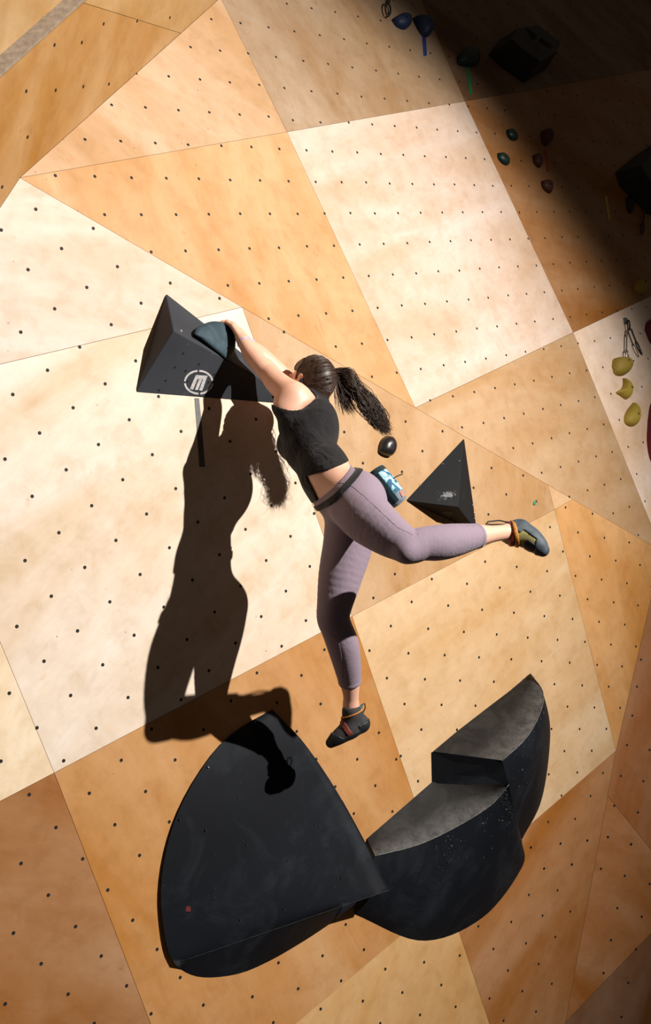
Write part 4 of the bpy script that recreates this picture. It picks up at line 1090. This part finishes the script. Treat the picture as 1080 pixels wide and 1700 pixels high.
for k in range(900):
    a, b = rng.gauss(0, 1), max(-1.5, min(1.5, rng.gauss(0, .8))); e = rng.random()
    lock = rng.choice((-.8, -.45, -.1, .2, .5, .85)); b2 = max(-1.5, min(1.5, lock * 1.1 + rng.gauss(0, .3)))
    fall = rng.random() < .13
    c0 = root + (R * rng.gauss(0, .006) + U * rng.gauss(0, .007) + FW * rng.gauss(0, .006))
    if fall:
        ctl = [c0, P(560 + 3 * a, 623 + 5 * b, .40), P(567 + 5 * a, 648 + 8 * b, .42), P(573 + 6 * a, 668 + 7 * b, .44), P(579 + 9 * a, 683 + 6 * b, .46)]
    else:
        g = rng.gauss
        ctl = [c0, P(563 + 3 * a, 620 + 6 * b, .40 + .01 * a), P(583 + 4 * a, 638 + 12 * b, .43 + .012 * g(0, 1)), P(606 + 6 * g(0, 1), 667 + 12 * b2, .47 + .013 * g(0, 1)),
               P(628 + 6 * g(0, 1), 693 + 10 * b2 + 3 * g(0, 1), .50 + .013 * g(0, 1)), P(644 + 5 * g(0, 1) - 12 * e, 716 + 6 * b2 + 3 * g(0, 1) - 12 * e, .53 + .013 * g(0, 1))]
    p = spline(ctl, 15)
    wv = rng.uniform(.003, .009); f0 = rng.uniform(0, 6); fq_ = rng.uniform(.3, .6)
    p = [q_ + (U * math.sin(f0 + i * fq_) + R * math.cos(f0 * 2 + i * fq_ * .8) + FW * math.sin(f0 * 3 + i * .4)) * wv * (i / 14) for i, q_ in enumerate(p)]
    bg.add(tube(p, [.0014 * (1 - .75 * max(0, (i - 8) / 6)) for i in range(15)], 4))
for lock in (-.75, -.3, .15, .6):               # the solid heart of each lock
    ctl = [root, P(563, 620 + 5 * lock, .40), P(583, 638 + 11 * lock, .43), P(606, 667 + 12 * lock, .47), P(628 - 2 * lock, 693 + 10 * lock, .50), P(640 - 3 * lock, 711 + 6 * lock, .525)]
    bg.add(tube(spline(ctl, 18), [.009 + .004 * math.sin(i / 17 * 3.1) - .010 * max(0, (i - 11) / 6) for i in range(18)], 10))
pony = bg.build('ponytail', M_HAIR, hairo); pony['label'] = 'long wavy dark ponytail flying out to the right'
u_, w_ = frame_of(P(556, 621, .39) - root)
tie = mesh('hair_tie', *tube([root + (P(556, 621, .39) - root) * .15 + .0135 * (math.cos(6.2832 * i / 18) * u_ + math.sin(6.2832 * i / 18) * w_) for i in range(19)], .0045, 8), simple('silver_hair_tie', (.45, .43, .45), .4), hairo, smooth=True)
tie['label'] = 'pale silver hair tie'
# ---- eyes and brows on the hidden face
for sg in (1, -1):
    c = Hc + hf * .0795 + hl * sg * .032 + hu * .006
    v, f = loft([[c + hf * (.0058 * math.cos(a)) + (hl * math.cos(b) * .0115 + hu * math.sin(b) * .0055) * math.sin(a) for b in np.linspace(0, 6.283, 13)[:-1]] for a in np.linspace(.05, 1.5, 6)])
    e_ = mesh('eye', v, f, simple('eye_white', (.6, .57, .53), .3, bstr=0), person, smooth=True); fix_normals(e_)
    v, f = loft([[c + hf * (.0062 - .0004 * j) + (hl * math.cos(b) + hu * math.sin(b)) * .0048 * (j + .02) for b in np.linspace(0, 6.283, 13)[:-1]] for j in (0, 1)])
    i_ = mesh('iris', v, f, simple('brown_iris', (.06, .03, .015), .2, bstr=0), e_); fix_normals(i_)
    mesh('eyebrow', *tube([Hc + hf * (.085 - .010 * abs(q_ - .3)) + hl * sg * (.016 + .034 * q_) + hu * (.028 + .006 * math.sin(q_ * 3)) for q_ in np.linspace(0, 1, 7)], [.001, .0026, .003, .003, .0026, .002, .001], 6), M_HAIR, person, smooth=True)
# ---- bracelet
ba, bb_ = P(404, 568, .155), P(408, 574, .169); bd = unit(bb_ - ba)
band(body, .0040, ba, bd, .0042, 'bracelet', simple('lilac_band', (.42, .40, .58), .5), person, None, ba - .06, ba + .06)['label'] = 'thin lilac wristband'

# ---- climbing shoes
def shoe(pts, rad, ank, solen, name, lab, mats, straps, tabs):
    c = np.mean(pts, 0); fd = Field(c - .21, c + .21, .0034)
    ax = unit(pts[-1] - pts[1])
    chain(fd, pts[1:], rad[1:], .012, 0)
    fd.add(cap(pts[0], pts[1], rad[0], rad[1]), .015); fd.add(cap(pts[0], pts[2], rad[0], rad[2]), .02)
    an = unit(ank - pts[0]); cut0 = pts[0] + an * .018
    fd.cut(lambda p: (p - cut0) @ an)
    v, f = fd.mesh(1); up = mesh(name, v, f, mats[0], person, smooth=True); up['label'] = lab
    sole = fd.copy(); sole.f = sole.f - .0035; m0 = (pts[2] + pts[3]) / 2; L_ = np.linalg.norm(pts[-1] - pts[1])
    def region(p):
        s = ((p - pts[1]) @ ax) / L_; n_ = (p - m0) @ solen
        return -(n_ - np.where(s > .66, .012 - (s - .66) * .22, np.where(s < .14, -.004, .014)))
    sole.cut(region); v, f = sole.mesh(1); so = mesh('rubber_sole', v, f, mats[1], up, smooth=True)
    for (cpt, n_, w, off, mt, lb) in straps:
        b = fd.copy(); b.f = b.f - off; b.cut(lambda p: np.abs((p - cpt) @ n_) - w)
        b.cut(lambda p: (p - m0) @ solen - .018)
        v, f = b.mesh(1); st = mesh('strap', v, f, mt, up, smooth=True); st['label'] = lb
    for (q_, r_, mt) in tabs: mesh('pull_loop', *tube(q_, r_, 7), mt, up, smooth=True)
    return up, fd, ax, m0
M_OLIVE = simple('olive_suede', (.26, .24, .085), .75, .25, 120, .4)
M_SLATE = simple('slate_rubber', (.055, .075, .095), .6, .3, 60, .3)
M_BLKRUB = simple('black_rubber', (.016, .019, .022), .5, .3, 60, .3)
M_RED = simple('red_strap', (.36, .05, .055), .6, .25, 200, .3)
M_ORG = simple('orange_strap', (.50, .20, .03), .6, .25, 200, .3)
M_DKRED = simple('dark_red_upper', (.17, .035, .02), .65, .4, 160, .4)
M_BLKSUEDE = simple('charcoal_suede', (.035, .035, .038), .75, .3, 120, .4)
M_TEAL = simple('teal_tab', (.02, .12, .17), .6, .2, 100)
M_CORD = simple('black_cord', (.01, .01, .01), .6)
sL = unit(R * .58 + U * .80 - FW * .05)
axL = unit(P(898, 911, 1.16) - P(850, 880, 1.075))
strapn = unit(R * .97 + U * .15)
ul, fdl, axl, m0l = shoe([P(848, 886, 1.075), P(862, 881, 1.09), P(877, 893, 1.12), P(889, 903, 1.145), P(900, 913, 1.165)], [.0405, .0405, .0400, .0385, .0240], P(832, 884, 1.07), sL,
    'climbing_shoe', 'olive and slate climbing shoe with red and orange straps on the raised foot', (M_OLIVE, M_SLATE),
    [(P(845, 887, 1.075), strapn, .0085, .0055, M_RED, 'red strap'), (P(853, 887, 1.08), strapn, .0075, .0065, M_ORG, 'orange strap')],
    [([P(846, 868, 1.07), P(828, 864, 1.075), P(810, 866, 1.08), P(806, 870, 1.08), P(816, 871, 1.08), P(838, 871, 1.075)], .0030, M_CORD)])
b = fdl.copy(); b.f = b.f - .0022; pc = P(879, 906, 1.15); b.cut(lambda p: np.linalg.norm(np.cross(p - pc, unit(pc - CAM)), axis=-1) - .026); b.cut(lambda p: (p - m0l) @ sL + .006)
v, f = b.mesh(1); pt = mesh('toe_patch', v, f, M_BLKRUB, ul, smooth=True); pt['label'] = 'black rubber patch over the toes'
sR = unit(-U * .88 + R * .42)
ur, fdr, axr, m0r = shoe([P(583, 1180, .435), P(598, 1201, .435), P(580, 1210, .42), P(564, 1221, .40), P(549, 1233, .375)], [.0350, .0350, .0365, .0330, .0190], P(582, 1160, .44), sR,
    'climbing_shoe', 'dark slate climbing shoe with red lacing on the hanging foot', (M_BLKSUEDE, M_BLKRUB),
    [(P(567, 1199, .42), unit(R * .75 + U * .55), .012, .0035, M_DKRED, 'dark red lacing panel'), (P(570, 1191, .42), unit(R * .35 - U * .9), .0035, .0055, M_ORG, 'thin gold strap')],
    [([P(601, 1186, .43), P(606, 1175, .43), P(605, 1168, .43), P(600, 1170, .43), P(598, 1182, .43)], .0028, M_CORD), ])
tb = [P(590, 1170, .44), P(599, 1170, .44), P(602, 1192, .44), P(592, 1190, .44)]
v, f = ngon('x', tb, None, None, .006); tbo = mesh('heel_tab', v, f, M_TEAL, ur); fix_normals(tbo); tbo['label'] = 'teal heel tab'

# ------------------------------------------------------------------ chalk bag on its waist belt
bag0, bag1 = P(622, 784, .735), P(659, 832, .80)
bx = unit(bag1 - bag0); bl = np.linalg.norm(bag1 - bag0) + .012
bside = unit(FW - (FW @ bx) * bx); bup = np.cross(bx, bside)
if bup @ R < 0: bup = -bup                        # bup: outward (right, up)
cbag = empty('chalk_bag', (bag0 + bag1) / 2); tag(cbag, 'light blue chalk bag with zigzag print clipped on a black waist belt', 'chalk bag')
def bagprof(s): return .047 + .010 * math.sin(math.pi * min(1, s * .9)) - .012 * max(0, s - .8) * 5 * .4
K = 28
def bring(s, k=1.0, add=0.): return [bag0 + bx * (s * bl) + ((bup * .86) * math.cos(6.2832 * i / K) + bside * 1.0 * math.sin(6.2832 * i / K)) * (bagprof(s) * k + add) for i in range(K)]
def bagmat():
    m, nt, bs = new_mat('blue_zigzag_fabric'); L = nt.links.new
    g = N(nt, 'ShaderNodeTexCoord').outputs['Object']; sp_ = N(nt, 'ShaderNodeSeparateXYZ'); L(g, sp_.inputs[0])
    w = N(nt, 'ShaderNodeTexWave', wave_type='BANDS', bands_direction='DIAGONAL', wave_profile='TRI'); L(g, w.inputs['Vector']); w.inputs['Scale'].default_value = 7; w.inputs['Distortion'].default_value = 5.5; w.inputs['Detail'].default_value = 1; w.inputs['Detail Scale'].default_value = 5
    c = ramp(nt, w.outputs['Fac'], [(.30, (.015, .10, .19)), (.42, (.16, .42, .58)), (.62, (.30, .56, .68)), (.85, (.50, .68, .74))])
    L(c, bs.inputs['Base Color']); bs.inputs['Roughness'].default_value = .75; bump(nt, bs, noise(nt, g, 500, 2), .2, .0008); return m
v, f = loft([bring(0.06), bring(.2), bring(.4), bring(.6), bring(.78)], caps=False)
b_ = mesh('bag_body', v, f, bagmat(), cbag, smooth=True); fix_normals(b_)
M_TEALD = cloth('dark_teal_fabric', (.012, .03, .038), 600)
v, f = loft([bring(0.08, 1, -.004), bring(.0, 1.02, -.006), bring(-.03, 1.03), bring(.0, 1.04, .002), bring(.10, 1.02, .003), bring(.11, 1.0, .000)], caps=False)
o = mesh('rim', v, f, M_TEALD, cbag, smooth=True); fix_normals(o)
v, f = loft([bring(.77), bring(.80, 1.02, .0008), bring(.93, 1.0), bring(.99, .93), bring(1.01, .6), bring(1.01, .1)])
o = mesh('bag_base', v, f, cloth('grey_blue_fabric', (.18, .24, .29), 600), cbag, smooth=True); fix_normals(o)
v, f = loft([bring(.02, .9), bring(.5, .85), bring(.52, .05)]); o = mesh('fleece_lining', v, f, cloth('charcoal_fleece', (.02, .02, .022), 300), cbag, smooth=True); fix_normals(o)
# dark side panel towards the viewer
sp = []
for s in np.linspace(.04, .97, 12):
    r_ = []
    for a in np.linspace(-2.75, -1.45, 8) if (bside @ FW) > 0 else np.linspace(1.45, 2.75, 8):
        r_.append(bag0 + bx * (s * bl) + (bup * .86 * math.cos(a) + bside * math.sin(a)) * (bagprof(s) + .0022))
    sp.append(r_)
v, f = loft(sp, closed_ring=False, caps=False); o = mesh('side_panel', v, f, M_TEALD, cbag, smooth=True); fix_normals(o)
if (Vector(o.data.polygons[0].normal) @ Vector(CAM - bag0)) < 0: o.data.flip_normals()
o['label'] = 'dark teal side panel'
mk = [bag0 + bx * (s * bl) + (bup * .86 * math.cos(a) + bside * math.sin(a)) * (bagprof(s) + .0025) for s, a in ((.80, -1.0), (.80, -.55), (.95, -.55), (.95, -1.0))]
v, f = ngon('x', mk, None, None, .001); o = mesh('patch', v, f, simple('coral_patch', (.45, .18, .13), .7), cbag); fix_normals(o); o['label'] = 'small coral patch'
mesh('drawcord', *tube(spline([P(647, 800, .80), P(653, 794, .81), P(660, 790, .81), P(668, 787, .81)], 12), .0024, 6), M_CORD, cbag, smooth=True)
belt = clothed.copy(); belt.f = belt.f - .0105; bc_ = wA - wn_ * .024
belt.cut(lambda p: np.abs((p - bc_) @ wn_) - .0105)
v, f = belt.mesh(1); bo_ = mesh('belt', v, f, M_BELT, cbag, smooth=True); bo_['label'] = 'black webbing waist belt'
